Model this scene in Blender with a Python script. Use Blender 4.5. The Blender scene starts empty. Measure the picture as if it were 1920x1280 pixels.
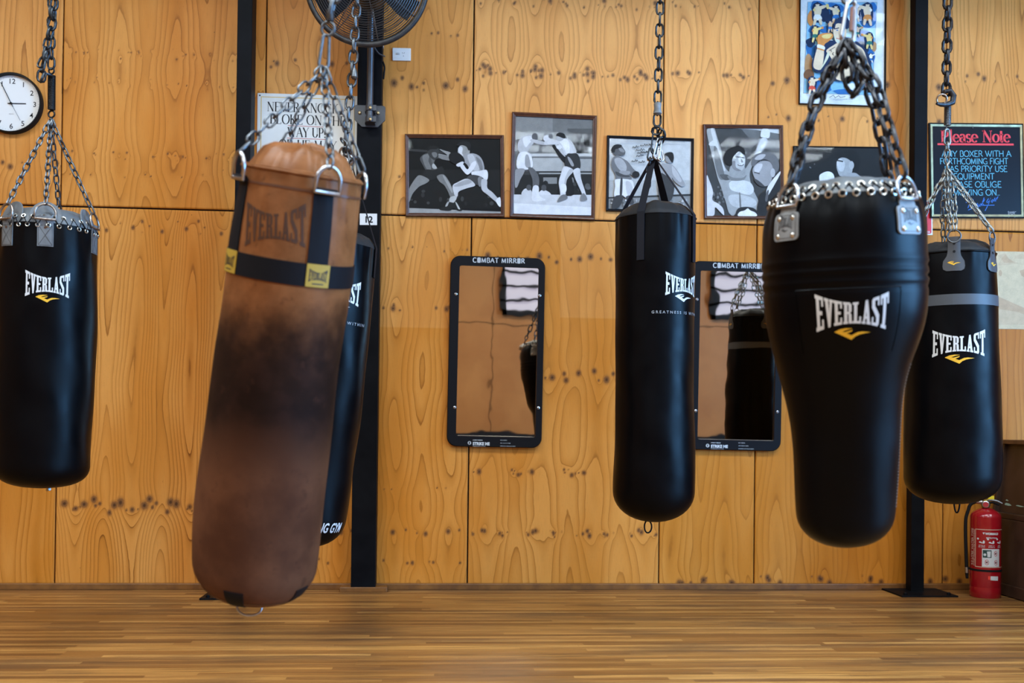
import bpy, bmesh, math, random
import numpy as np
from mathutils import Vector, Matrix

S = bpy.context.scene
COL = S.collection
rnd = random.Random(7)
PI = math.pi

# ------------------------------------------------------------------ camera, exposure, world
F = 1867.0                      # focal length in pixels of the 1920 px wide frame (35 mm lens)
CAM_D, CAM_H = 6.2, 1.01        # distance from the plywood wall (plane y = 0) and height
YAW, PITCH, ROLL, SHIFT = math.atan(0.072), 0.0100, 0.0118, 141.0
CAM = Vector((0, -CAM_D, CAM_H))
ROT = (Matrix.Rotation(-YAW, 3, 'Z') @ Matrix.Rotation(PI/2 + PITCH, 3, 'X') @ Matrix.Rotation(ROLL, 3, 'Z'))
cd = bpy.data.cameras.new('camera')
cd.sensor_width = 36; cd.lens = F/1920*36; cd.shift_y = SHIFT/1920
cd.dof.use_dof = True; cd.dof.focus_distance = 4.9; cd.dof.aperture_fstop = 2.6
cam = bpy.data.objects.new('camera', cd); COL.objects.link(cam)
cam.matrix_world = Matrix.Translation(CAM) @ ROT.to_4x4()
S.camera = cam
S.view_settings.view_transform = 'Standard'; S.view_settings.look = 'None'
S.view_settings.gamma = 1.0; S.view_settings.use_curve_mapping = False
S.view_settings.exposure = 0.0
wd = bpy.data.worlds.new('world'); S.world = wd; wd.use_nodes = True
wd.node_tree.nodes['Background'].inputs[0].default_value = (0.55, 0.68, 0.9, 1)
wd.node_tree.nodes['Background'].inputs[1].default_value = 0.35
SKY_ROOF = 34.5      # light coming in through the roof lights
SKY_SIDE = 30.0       # ... the big side window
SKY_BACK = 0.75       # ... the back wall windows

def ray(px, py):
    return ROT @ Vector(((px - 960)/F, (640 + SHIFT - py)/F, -1))
def pt(px, py, Z):                              # a point at camera depth Z
    return CAM + ray(px, py)*Z
def wp(px, py, y=0.0):                          # a point on the plane y
    d = ray(px, py); return CAM + d*((y - CAM.y)/d.y)
def fp(px, py, z=0.0):                          # a point on the plane z
    d = ray(px, py); return CAM + d*((z - CAM.z)/d.z)

# ------------------------------------------------------------------ materials
MATS = {}
def mat(name, col, rough=0.5, metal=0.0, spec=0.5, noise=None, bump=None, coat=0.0, emit=None):
    if name in MATS: return MATS[name]
    if max(col) < .02 and spec == .5: spec = .10
    m = bpy.data.materials.new(name); m.use_nodes = True
    nt = m.node_tree; b = nt.nodes['Principled BSDF']
    b.inputs['Base Color'].default_value = (*col, 1); b.inputs['Roughness'].default_value = rough
    b.inputs['Metallic'].default_value = metal; b.inputs['Specular IOR Level'].default_value = spec
    b.inputs['Coat Weight'].default_value = coat; b.inputs['Coat Roughness'].default_value = 0.08
    if emit:
        b.inputs['Emission Color'].default_value = (*emit[0], 1); b.inputs['Emission Strength'].default_value = emit[1]
    tc = nt.nodes.new('ShaderNodeTexCoord')
    if noise:                                    # (scale, colour 2, roughness amount, detail)
        n = nt.nodes.new('ShaderNodeTexNoise'); n.inputs['Scale'].default_value = noise[0]
        n.inputs['Detail'].default_value = noise[3] if len(noise) > 3 else 4
        nt.links.new(tc.outputs['Object'], n.inputs['Vector'])
        r = nt.nodes.new('ShaderNodeValToRGB')
        r.color_ramp.elements[0].position = 0.35; r.color_ramp.elements[1].position = 0.68
        r.color_ramp.elements[0].color = (*col, 1); r.color_ramp.elements[1].color = (*noise[1], 1)
        nt.links.new(n.outputs['Fac'], r.inputs['Fac']); nt.links.new(r.outputs['Color'], b.inputs['Base Color'])
        if noise[2]:
            mr = nt.nodes.new('ShaderNodeMapRange'); mr.inputs['To Min'].default_value = rough - noise[2]
            mr.inputs['To Max'].default_value = rough + noise[2]
            nt.links.new(n.outputs['Fac'], mr.inputs['Value']); nt.links.new(mr.outputs['Result'], b.inputs['Roughness'])
    if bump:
        n = nt.nodes.new('ShaderNodeTexNoise'); n.inputs['Scale'].default_value = bump[0]; n.inputs['Detail'].default_value = 3
        nt.links.new(tc.outputs['Object'], n.inputs['Vector'])
        bp = nt.nodes.new('ShaderNodeBump'); bp.inputs['Strength'].default_value = bump[1]; bp.inputs['Distance'].default_value = bump[2]
        nt.links.new(n.outputs['Fac'], bp.inputs['Height']); nt.links.new(bp.outputs['Normal'], b.inputs['Normal'])
    MATS[name] = m
    return m
def N(nt, typ, ins=(), **kw):
    n = nt.nodes.new(typ)
    for k, v in kw.items(): setattr(n, k, v)
    for k, v in dict(ins).items():
        if hasattr(v, 'is_linked') or isinstance(v, bpy.types.NodeSocket): nt.links.new(v, n.inputs[k])
        else: n.inputs[k].default_value = v
    return n
def M1(nt, op, a, b=None, c=None, clamp=False):
    ins = {0: a}
    if b is not None: ins[1] = b
    if c is not None: ins[2] = c
    return N(nt, 'ShaderNodeMath', ins, operation=op, use_clamp=clamp).outputs[0]
def MIX(nt, f, a, b):
    n = nt.nodes.new('ShaderNodeMix'); n.data_type = 'RGBA'
    for sock, v in ((n.inputs[0], f), (n.inputs[6], a), (n.inputs[7], b)):
        if isinstance(v, bpy.types.NodeSocket): nt.links.new(v, sock)
        else: sock.default_value = v if not isinstance(v, tuple) else (*v, 1)
    return n.outputs[2]
def SS(nt, v, lo, hi, a=0.0, b=1.0):
    return N(nt, 'ShaderNodeMapRange', {'Value': v, 'From Min': lo, 'From Max': hi, 'To Min': a, 'To Max': b},
             interpolation_type='SMOOTHSTEP').outputs[0]

# ------------------------------------------------------------------ mesh helpers
class MB:
    def __init__(s): s.v = []; s.f = []; s.c = []; s.cur = None
    def add(s, vs, fs):
        o = len(s.v); s.v += [tuple(p) for p in vs]; s.f += [tuple(i + o for i in f) for f in fs]
        if s.cur is not None: s.c += [s.cur]*len(vs)
    def face(s, ps): s.add(ps, [tuple(range(len(ps)))])
    def box(s, c, d, M=None):
        x, y, z = d[0]/2, d[1]/2, d[2]/2
        vs = [Vector((c[0]+i*x, c[1]+j*y, c[2]+k*z)) for k in (-1, 1) for j in (-1, 1) for i in (-1, 1)]
        if M: vs = [M @ v for v in vs]
        s.add(vs, [(0,2,3,1),(4,5,7,6),(0,1,5,4),(2,6,7,3),(0,4,6,2),(1,3,7,5)])
    def prism(s, pts, y0, y1):                   # outline in x-z, extruded from y0 (front) to y1
        n = len(pts)
        vs = [(p[0], y0, p[1]) for p in pts] + [(p[0], y1, p[1]) for p in pts]
        s.add(vs, [tuple(range(n)), tuple(range(2*n-1, n-1, -1))] + [(i, i+n, (i+1) % n + n, (i+1) % n) for i in range(n)])
    def tube(s, pts, r, n=8, closed=False, cap=True):
        P = [Vector(p) for p in pts]; m = len(P)
        R = r if isinstance(r, (list, tuple)) else [r]*m
        T = []
        for i in range(m):
            a = P[(i-1) % m] if closed or i > 0 else P[0]; b = P[(i+1) % m] if closed or i < m-1 else P[-1]
            T.append((b - a).normalized())
        u = T[0].orthogonal().normalized(); vs = []
        for i in range(m):
            u = (u - T[i]*u.dot(T[i])).normalized(); w = T[i].cross(u)
            vs += [P[i] + (u*math.cos(2*PI*k/n) + w*math.sin(2*PI*k/n))*R[i] for k in range(n)]
        fs = [(i*n+k, i*n+(k+1) % n, ((i+1) % m)*n+(k+1) % n, ((i+1) % m)*n+k) for i in range(m if closed else m-1) for k in range(n)]
        if not closed and cap: fs += [tuple(range(n-1, -1, -1)), tuple(range((m-1)*n, m*n))]
        s.add(vs, fs)
    def lathe(s, prof, n=32, M=None, cap=True):  # prof (r, z), bottom to top
        vs = []; 
        for r, z in prof:
            for k in range(n):
                p = Vector((r*math.sin(2*PI*k/n), -r*math.cos(2*PI*k/n), z)); vs.append(M @ p if M else p)
        m = len(prof)
        fs = [(i*n+k, i*n+(k+1) % n, (i+1)*n+(k+1) % n, (i+1)*n+k) for i in range(m-1) for k in range(n)]
        if cap: fs += [tuple(range(n-1, -1, -1)), tuple(range((m-1)*n, m*n))]
        s.add(vs, fs)
    def frame(s, x0, z0, x1, z1, prof):          # mitred frame; prof = (inset, y) loops from outside back to inside back
        vs = []
        for d, y in prof: vs += [(x0+d, y, z0+d), (x1-d, y, z0+d), (x1-d, y, z1-d), (x0+d, y, z1-d)]
        m = len(prof)
        s.add(vs, [(i*4+k, i*4+(k+1) % 4, (i+1)*4+(k+1) % 4, (i+1)*4+k) for i in range(m-1) for k in range(4)])
    def polys(s, polys, y, M=None):
        for p in polys: s.face([(q[0], y, q[1]) for q in p])
    def mesh(s, name, smooth=None, weld=False):
        me = bpy.data.meshes.new(name); me.from_pydata(s.v, [], s.f)
        if s.c and len(s.c) == len(s.v):
            at = me.attributes.new('paint', 'FLOAT_COLOR', 'POINT')
            at.data.foreach_set('color', np.array([(*c, 1) for c in s.c], dtype=np.float32).ravel())
        if weld:
            bm = bmesh.new(); bm.from_mesh(me); bmesh.ops.remove_doubles(bm, verts=bm.verts, dist=1e-5)
            bmesh.ops.recalc_face_normals(bm, faces=bm.faces); bm.to_mesh(me); bm.free()
        me.validate()
        if smooth is not None:
            me.polygons.foreach_set('use_smooth', [True]*len(me.polygons))
            me.set_sharp_from_angle(angle=math.radians(smooth))
        return me

WORLD = {}
def tag(o, label=None, cat=None, group=None, kind=None):
    if label: o['label'] = label
    if cat: o['category'] = cat
    if group: o['group'] = group
    if kind: o['kind'] = kind
    return o
def thing(name, label, cat, M, group=None, kind=None):
    o = bpy.data.objects.new(name, None); o.empty_display_size = 0.1
    if isinstance(M, Vector): M = Matrix.Translation(M)
    o.matrix_world = M; COL.objects.link(o); WORLD[o.name] = M.copy()
    return tag(o, label, cat, group, kind)
def obj(name, mb, m, parent=None, smooth=None, bevel=0, world=False, label=None, weld=False):
    """link a mesh; world=True: the vertices are world coordinates and are moved into the parent's frame"""
    if isinstance(mb, MB):
        if world and parent is not None:
            W = WORLD[parent.name].inverted(); mb.v = [tuple(W @ Vector(p)) for p in mb.v]
        me = mb.mesh(name, smooth, weld)
    else: me = mb
    o = bpy.data.objects.new(name, me); COL.objects.link(o)
    for k in (m if isinstance(m, (list, tuple)) else [m]): me.materials.append(k)
    if parent is not None:
        o.parent = parent; WORLD[o.name] = WORLD[parent.name]
    else: WORLD[o.name] = Matrix.Identity(4)
    if bevel:
        b = o.modifiers.new('bevel', 'BEVEL'); b.width = bevel; b.segments = 2; b.limit_method = 'ANGLE'; b.angle_limit = 0.6
    if label: o['label'] = label
    return o
def rebase(o, base):                             # give a top-level mesh its origin at base
    me = o.data; M = Matrix.Translation(-Vector(base)); me.transform(M); o.location = base
    WORLD[o.name] = Matrix.Translation(base); return o
def copy_child(o, parent, M=None):
    c = o.copy(); COL.objects.link(c); c.parent = parent
    if M is not None: c.matrix_local = M
    return c

def link_pts(c, t, b, half, w, k=5):             # stadium centre line of one chain link
    out = []
    for i in range(k+1):
        a = -PI/2 + PI*i/k; out.append(c + t*(half - w + w*math.cos(a)) + b*(w*math.sin(a)))
    for i in range(k+1):
        a = PI/2 + PI*i/k; out.append(c + t*(-(half - w) + w*math.cos(a)) + b*(w*math.sin(a)))
    return out
def chain(mb, pts, pitch, W, r, n=6, ref=None, k=4, twist=0.0):
    P = [Vector(p) for p in pts]
    seg = [(P[i+1]-P[i]).length for i in range(len(P)-1)]; L = sum(seg)
    cnt = max(1, round(L/pitch)); st = L/cnt
    def at(d):
        for i, q in enumerate(seg):
            if d <= q or i == len(seg)-1: return P[i].lerp(P[i+1], min(1, d/q))
            d -= q
    for i in range(cnt):
        a, b = at(i*st), at((i+1)*st); t = (b-a).normalized()
        u = (Vector(ref) if ref else Vector((1, 0.25, 0))); u = (u - t*u.dot(t)).normalized(); w = t.cross(u)
        ang = (0.35 if i % 2 else 0.35+PI/2) + twist*i + 0.12*math.sin(i*2.3)
        u2 = u*math.cos(ang) + w*math.sin(ang)
        mb.tube(link_pts((a+b)/2, t, u2, st/2 + r*0.9, W/2, k), r, n, closed=True)
def ring(mb, c, nrm, R, r, n=24, m=8):
    nrm = Vector(nrm).normalized(); u = nrm.orthogonal().normalized(); w = nrm.cross(u)
    mb.tube([Vector(c) + (u*math.cos(2*PI*i/n) + w*math.sin(2*PI*i/n))*R for i in range(n)], r, m, closed=True)
def coil(mb, a, b, R, r, turns, n=10, m=6):
    a, b = Vector(a), Vector(b); t = (b-a).normalized(); u = t.orthogonal().normalized(); w = t.cross(u)
    k = turns*n
    mb.tube([a.lerp(b, i/k) + (u*math.cos(2*PI*i/n) + w*math.sin(2*PI*i/n))*R for i in range(k+1)], r, m)

# ------------------------------------------------------------------ flat shapes
def smooth_pts(pts, k=4):
    out = []; n = len(pts)
    for i in range(n):
        p0, p1, p2, p3 = (pts[(i+j-1) % n] for j in range(4))
        for j in range(k):
            t = j/k; t2, t3 = t*t, t*t*t
            out.append(tuple(0.5*((2*p1[a]) + (-p0[a]+p2[a])*t + (2*p0[a]-5*p1[a]+4*p2[a]-p3[a])*t2 + (-p0[a]+3*p1[a]-3*p2[a]+p3[a])*t3) for a in (0, 1)))
    return out
def ell(cx, cy, rx, ry, n=20, rot=0):
    c, s = math.cos(rot), math.sin(rot)
    return [(cx + rx*math.cos(2*PI*i/n)*c - ry*math.sin(2*PI*i/n)*s, cy + rx*math.cos(2*PI*i/n)*s + ry*math.sin(2*PI*i/n)*c) for i in range(n)]
def rrect(x0, z0, x1, z1, r, k=6):
    out = []
    for cx, cz, a0 in ((x1-r, z1-r, 0), (x0+r, z1-r, 90), (x0+r, z0+r, 180), (x1-r, z0+r, 270)):
        for i in range(k+1):
            a = math.radians(a0 + 90*i/k); out.append((cx + r*math.cos(a), cz + r*math.sin(a)))
    return out
def rect(x0, z0, x1, z1): return [(x0, z0), (x1, z0), (x1, z1), (x0, z1)]
def strokes(pts, w, ext=0.35):                   # polyline -> overlapping quads
    out = []
    for (a, b) in zip(pts[:-1], pts[1:]):
        dx, dy = b[0]-a[0], b[1]-a[1]; L = math.hypot(dx, dy)
        if L < 1e-9: continue
        dx, dy = dx/L, dy/L; h = w/2; e = ext*w
        a2 = (a[0]-dx*e, a[1]-dy*e); b2 = (b[0]+dx*e, b[1]+dy*e)
        out.append([(a2[0]+dy*h, a2[1]-dx*h), (b2[0]+dy*h, b2[1]-dx*h), (b2[0]-dy*h, b2[1]+dx*h), (a2[0]-dy*h, a2[1]+dx*h)])
    return out
def arc(cx, cy, rx, ry, a0, a1, n=14):
    return [(cx + rx*math.cos(math.radians(a0+(a1-a0)*i/n)), cy + ry*math.sin(math.radians(a0+(a1-a0)*i/n))) for i in range(n+1)]
# skeleton capitals: width, strokes (T thick, t thin, c contrast follows direction), serif feet (x, y, half width)
G = {
 'A': (.9, [('t', [(.05,0),(.43,1)]), ('T', [(.43,1),(.83,0)]), ('t', [(.2,.36),(.68,.36)])], [(.05,0,.12),(.83,0,.13)]),
 'B': (.74, [('T', [(.15,0),(.15,1)]), ('c', [(.15,1),(.4,1)]+arc(.4,.77,.2,.23,90,-90,8)+[(.15,.54)]), ('c', [(.15,.54),(.42,.54)]+arc(.42,.27,.25,.27,90,-90,8)+[(.15,0)])], [(.1,0,.1),(.1,1,.1)]),
 'C': (.86, [('c', arc(.47,.5,.41,.5,48,312,18))], [(.73,.83,.03)]),
 'D': (.86, [('T', [(.15,0),(.15,1)]), ('c', [(.15,1),(.4,1)]+arc(.4,.5,.38,.5,90,-90,12)+[(.15,0)])], [(.1,0,.1),(.1,1,.1)]),
 'E': (.72, [('T', [(.15,0),(.15,1)]), ('t', [(.15,1),(.62,1)]), ('t', [(.15,.52),(.5,.52)]), ('t', [(.15,0),(.66,0)]), ('s', [(.62,1),(.62,.85)]), ('s', [(.66,0),(.66,.16)])], [(.1,0,.1),(.1,1,.1)]),
 'F': (.68, [('T', [(.15,0),(.15,1)]), ('t', [(.15,1),(.6,1)]), ('t', [(.15,.52),(.5,.52)]), ('s', [(.6,1),(.6,.85)])], [(.15,0,.13),(.1,1,.1)]),
 'G': (.9, [('c', arc(.47,.5,.41,.5,48,340,18)), ('T', [(.8,.0),(.8,.42)]), ('t', [(.52,.42),(.84,.42)])], []),
 'H': (.92, [('T', [(.15,0),(.15,1)]), ('T', [(.77,0),(.77,1)]), ('t', [(.15,.52),(.77,.52)])], [(.15,0,.13),(.15,1,.13),(.77,0,.13),(.77,1,.13)]),
 'I': (.36, [('T', [(.18,0),(.18,1)])], [(.18,0,.14),(.18,1,.14)]),
 'K': (.86, [('T', [(.15,0),(.15,1)]), ('t', [(.17,.42),(.68,1)]), ('T', [(.32,.58),(.76,0)])], [(.15,0,.13),(.15,1,.13),(.68,1,.12),(.76,0,.12)]),
 'L': (.7, [('T', [(.15,0),(.15,1)]), ('t', [(.15,0),(.62,0)]), ('s', [(.62,0),(.62,.18)])], [(.1,0,.1),(.15,1,.13)]),
 'M': (1.08, [('t', [(.14,0),(.17,1)]), ('T', [(.17,1),(.53,.05)]), ('t', [(.53,.05),(.87,1)]), ('T', [(.87,1),(.92,0)])], [(.13,0,.11),(.12,1,.08),(.93,0,.13),(.93,1,.08)]),
 'N': (.94, [('t', [(.15,0),(.15,1)]), ('T', [(.15,1),(.78,0)]), ('t', [(.78,0),(.78,1)])], [(.15,0,.12),(.1,1,.1),(.78,1,.12)]),
 'O': (.96, [('c', arc(.48,.5,.42,.5,0,360,26))], []),
 'P': (.72, [('T', [(.15,0),(.15,1)]), ('c', [(.15,1),(.4,1)]+arc(.4,.73,.24,.27,90,-90,10)+[(.15,.46)])], [(.15,0,.13),(.1,1,.1)]),
 'Q': (.96, [('c', arc(.48,.5,.42,.5,0,360,26)), ('T', [(.5,.25),(.86,-.08)])], []),
 'R': (.82, [('T', [(.15,0),(.15,1)]), ('c', [(.15,1),(.4,1)]+arc(.4,.75,.23,.25,90,-90,10)+[(.15,.5)]), ('T', [(.4,.5),(.76,0)])], [(.15,0,.13),(.1,1,.1),(.78,0,.09)]),
 'S': (.66, [('c', arc(.34,.75,.24,.25,35,250,12)+arc(.33,.26,.27,.26,70,-150,12))], []),
 'T': (.8, [('T', [(.4,0),(.4,1)]), ('t', [(.05,1),(.75,1)]), ('s', [(.05,1),(.05,.84)]), ('s', [(.75,1),(.75,.84)])], [(.4,0,.14)]),
 'U': (.9, [('T', [(.15,1),(.15,.35)]), ('c', arc(.45,.35,.3,.35,180,360,12)), ('t', [(.75,.35),(.75,1)])], [(.15,1,.13),(.75,1,.11)]),
 'V': (.86, [('T', [(.06,1),(.43,0)]), ('t', [(.43,0),(.8,1)])], [(.06,1,.12),(.8,1,.11)]),
 'W': (1.2, [('T', [(.06,1),(.36,0)]), ('t', [(.36,0),(.62,1)]), ('T', [(.52,.8),(.84,0)]), ('t', [(.84,0),(1.12,1)])], [(.06,1,.12),(.58,1,.12),(1.12,1,.1)]),
 'X': (.82, [('T', [(.06,1),(.76,0)]), ('t', [(.06,0),(.76,1)])], []),
 'Y': (.82, [('T', [(.05,1),(.41,.45)]), ('t', [(.41,.45),(.77,1)]), ('T', [(.41,0),(.41,.45)])], [(.05,1,.12),(.77,1,.11),(.41,0,.13)]),
 '!': (.34, [('T', [(.17,1),(.17,.3)]), ('T', [(.17,0),(.17,.1)])], []),
 '.': (.2, [('T', [(.08,0),(.08,.05)])], []),
 'l': (.36, [('T', [(.18,0),(.18,1.08)])], [(.18,0,.15),(.13,1.06,.09)]),
 'e': (.6, [('c', arc(.31,.34,.25,.34,0,320,14)), ('t', [(.08,.36),(.54,.36)])], []),
 'a': (.6, [('T', [(.44,0),(.44,.48)]), ('c', arc(.27,.48,.18,.2,160,0,7)), ('c', arc(.27,.2,.2,.2,40,330,10)), ('t', [(.42,.03),(.56,.02)])], []),
 's': (.48, [('c', arc(.24,.5,.16,.18,30,250,8)+arc(.24,.17,.18,.17,70,-150,8))], []),
 'o': (.62, [('c', arc(.31,.34,.26,.34,0,360,18))], []),
 't': (.4, [('T', [(.18,.95),(.18,.1),(.3,.02)]), ('t', [(.02,.66),(.36,.66)])], []),
 '0': (.8, [('t', [(.1,.06),(.1,.94),(.16,1),(.64,1),(.7,.94),(.7,.06),(.64,0),(.16,0),(.1,.06)]), ('t', [(.32,.1),(.32,.9)]), ('t', [(.48,.1),(.48,.9)])], []),
 ' ': (.42, [], []),
}
def ribbon(P, w0, w1):
    """pen stroke along a curve: thin where it runs level, thick where it runs upright"""
    n = len(P); closed = math.hypot(P[0][0]-P[-1][0], P[0][1]-P[-1][1]) < 1e-6; L, R = [], []
    if closed: P = P[:-1]; n -= 1
    for i in range(n):
        a = P[(i-1) % n] if closed or i else P[0]; b = P[(i+1) % n] if closed or i < n-1 else P[-1]
        dx, dy = b[0]-a[0], b[1]-a[1]; l = math.hypot(dx, dy) or 1; dx, dy = dx/l, dy/l
        w = (w0 + (w1-w0)*abs(dy)**1.5)/2; L.append((P[i][0]-dy*w, P[i][1]+dx*w)); R.append((P[i][0]+dy*w, P[i][1]-dx*w))
    return [[L[i], L[(i+1) % n], R[(i+1) % n], R[i]] for i in range(n if closed else n-1)]
def lettering(txt, x0, y0, x1, y1, hgt, thick=.15, thin=.055, serif=True, track=.02, shear=0.0):
    """text from (x0, y0) to (x1, y1) on its base line, letters hgt high"""
    W = sum(G[c][0] + track for c in txt) - track
    L = math.hypot(x1-x0, y1-y0); ux, uy = (x1-x0)/L, (y1-y0)/L; sx = L/W; out = []
    def put(q): 
        qx = (q[0] + shear*q[1])*sx
        return [x0 + ux*qx - uy*q[1]*hgt, y0 + uy*qx + ux*q[1]*hgt]
    k = hgt/sx; x = 0.0
    def quad(a, b, w):                           # weights hold in real size: undo the horizontal fit
        A, B = put(a), put(b); return strokes([A, B], w*hgt, .12)
    for c in txt:
        w, st, sf = G[c]
        for typ, ps in st:
            ps = [(p[0]+x, p[1]) for p in ps]
            if typ == 'c':
                out += ribbon([put(p) for p in ps], thin*hgt, thick*hgt); continue
            for a, b in zip(ps[:-1], ps[1:]):
                if typ == 'c':
                    dx, dy = abs(b[0]-a[0]), abs(b[1]-a[1]); q = dy/max(1e-6, math.hypot(dx, dy)); ww = thin + (thick-thin)*q**1.5
                elif typ == 's':
                    if not serif: continue
                    ww = thin*1.1
                else: ww = thick if typ == 'T' else thin
                out += quad(a, b, ww)
        if serif:
            for sxx, sy, hw in sf:
                yy = sy - .02 if sy > .5 else sy + .02
                out += quad((sxx-hw+x, yy), (sxx+hw+x, yy), thin*.8)
        x += w + track
    return out
def bfont(txt, hgt, bold=0.0, align='CENTER', width=None):
    """sans lettering: list of 2-D triangles/polygons around the base line middle"""
    cu = bpy.data.curves.new('t', 'FONT'); cu.body = txt; cu.size = hgt/0.72; cu.align_x = align; cu.offset = bold; cu.resolution_u = 3
    o = bpy.data.objects.new('t', cu); me = o.to_mesh()
    ps = [[(me.vertices[i].co.x, me.vertices[i].co.y) for i in p.vertices] for p in me.polygons]
    o.to_mesh_clear(); bpy.data.objects.remove(o); bpy.data.curves.remove(cu)
    if width and ps:
        xs = [q[0] for p in ps for q in p]; k = width/(max(xs)-min(xs)); ps = [[(q[0]*k, q[1]) for q in p] for p in ps]
    return ps
def tiny_print(width, hgt, seed):
    """a line of print too small to read in the photograph: short blocks the size of words"""
    r = random.Random(seed); x = 0.0; out = []
    while x < width*.97:
        w = min(width - x, hgt*r.uniform(.5, .9))
        out += [rect(x, 0, x + w*.72, hgt*.22), rect(x, hgt*.72, x + w*.72, hgt), rect(x, 0, x + w*.25, hgt)]
        x += w + (hgt*.45 if r.random() < .22 else 0)
    return out
def shift(ps, x, z, rot=0.0):
    c, s = math.cos(rot), math.sin(rot)
    return [[(q[0]*c - q[1]*s + x, q[0]*s + q[1]*c + z) for q in p] for p in ps]
# condensed slab capitals on a unit box, as on the bags
SLAB = {
 'E': [rect(.13,0,.47,1), rect(0,.89,.95,1), rect(0,0,.95,.11), rect(.4,.44,.8,.56), rect(.74,.7,.95,.92), rect(.74,.08,.95,.3)],
 'V': [[(.08,1),(.44,1),(.66,0),(.4,0)], [(.66,1),(.92,1),(.66,0),(.44,0)], rect(0,.9,.5,1), rect(.6,.9,1.04,1)],
 'R': [rect(.12,0,.46,1), rect(0,.89,.72,1), [(.6,.93),(.72,1),(.94,.9),(.94,.6),(.8,.5),(.62,.5)], rect(.4,.45,.8,.56), [(.6,.52),(.92,.46),(.98,.06),(.7,0),(.62,.1)], rect(0,0,.56,.1), rect(.66,0,1.04,.1)],
 'L': [rect(.15,0,.49,1), rect(0,.89,.64,1), rect(0,0,.97,.11), rect(.76,.08,.97,.32)],
 'A': [[(.1,0),(.32,0),(.62,1),(.38,1)], [(.38,1),(.64,1),(.96,0),(.6,0)], rect(.26,.22,.74,.33), rect(0,0,.42,.1), rect(.54,0,1.04,.1)],
 'S': [rect(.18,.89,.9,1), [(.05,.62),(.05,.92),(.2,1),(.4,.92),(.4,.68)], [(.05,.64),(.4,.7),(.95,.38),(.95,.3),(.6,.28)], [(.6,.34),(.95,.4),(.95,.08),(.8,0),(.6,.08)], rect(.1,0,.82,.11), rect(.74,.7,.92,1), rect(.08,0,.26,.3)],
 'T': [rect(.33,0,.67,1), rect(0,.88,1,1), rect(0,.7,.18,.9), rect(.82,.7,1,.9), rect(.16,0,.84,.1)],
}
def slab_word(w, h, bend=1.0):
    """the bag lettering, centred on x, z from 0; ends taller than the middle"""
    word = 'EVERLAST'; out = []; n = len(word)
    for i, ch in enumerate(word):
        for p in SLAB[ch]:
            q = []
            dens = []
            for a, b in zip(p, p[1:]+p[:1]):
                for j in range(3): dens.append((a[0]+(b[0]-a[0])*j/3, a[1]+(b[1]-a[1])*j/3))
            for x, y in dens:
                X = (i + x*.93)/n*2 - 1
                top = 0.74 + .26*abs(X)**1.7*bend; bot = 0.20 - .20*abs(X)**1.9*bend
                q.append((X*w/2, (bot + (top-bot)*y)*h))
            out.append(q)
    return out
SWOOSH = [(530,950),(640,895),(760,875),(900,882),(800,905),(690,945),(750,955),(900,912),(880,945),(785,985),(880,1025),(1000,965),(1100,955),(1265,972),(1150,990),(1050,1010),(960,1050),(885,1120)]
def swoosh(w):
    k = w/735.0; return [[((x-890)*k, -(y-875)*k) for x, y in SWOOSH]]
def mesh2d(polys, maxlen):
    bm = bmesh.new()
    for p in polys:
        try: bm.faces.new([bm.verts.new((q[0], q[1], 0)) for q in p])
        except ValueError: pass
    bmesh.ops.triangulate(bm, faces=bm.faces[:])
    for _ in range(7):
        es = [e for e in bm.edges if e.calc_length() > maxlen]
        if not es: break
        bmesh.ops.subdivide_edges(bm, edges=es, cuts=1)
        bmesh.ops.triangulate(bm, faces=[f for f in bm.faces if len(f.verts) > 3])
    bm.verts.index_update()
    vs = [(v.co.x, v.co.y) for v in bm.verts]; fs = [tuple(v.index for v in f.verts) for f in bm.faces]
    bd = [(e.verts[0].index, e.verts[1].index) for e in bm.edges if e.is_boundary]
    bm.free(); return vs, fs, bd
def wrap(surf, polys, a0, v0, off, thick=0.0, maxlen=0.012, lean=0.0):
    """put flat shapes on a round surface at angle a0 (0 = towards the camera), height v0"""
    vs, fs, bd = mesh2d(polys, maxlen); R = surf.rad(v0); mb = MB(); c, s = math.cos(lean), math.sin(lean)
    def at(q, o):
        x, y = q[0]*c - q[1]*s, q[0]*s + q[1]*c
        return surf.P(a0 + x/R, v0 + y, o)
    mb.add([at(q, off) for q in vs], fs)
    if thick:
        n = len(vs); mb.v += [tuple(at(q, off-thick)) for q in vs]
        mb.f += [(a, b, b+n, a+n) for a, b in bd]
    return mb
# ------------------------------------------------------------------ the setting
ROOM_X0, ROOM_X1, ROOM_Y0, CEIL = -7.0, 7.5, -12.0, 5.3

def gnoise(x, y, seed):
    """2-D gradient noise, about -1..1"""
    xi, yi = np.floor(x).astype(np.int64), np.floor(y).astype(np.int64); xf, yf = x-xi, y-yi
    def g(ix, iy, dx, dy):
        h = (ix*374761393 + iy*668265263 + seed*974711) & 0x7fffffff
        h = ((h ^ (h >> 13))*1274126177) & 0x7fffffff
        a = (h % 6283)/1000.0; return np.cos(a)*dx + np.sin(a)*dy
    u, v = xf**3*(xf*(xf*6-15)+10), yf**3*(yf*(yf*6-15)+10)
    return 1.5*((1-v)*((1-u)*g(xi, yi, xf, yf) + u*g(xi+1, yi, xf-1, yf)) + v*((1-u)*g(xi, yi+1, xf, yf-1) + u*g(xi+1, yi+1, xf-1, yf-1)))

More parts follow.
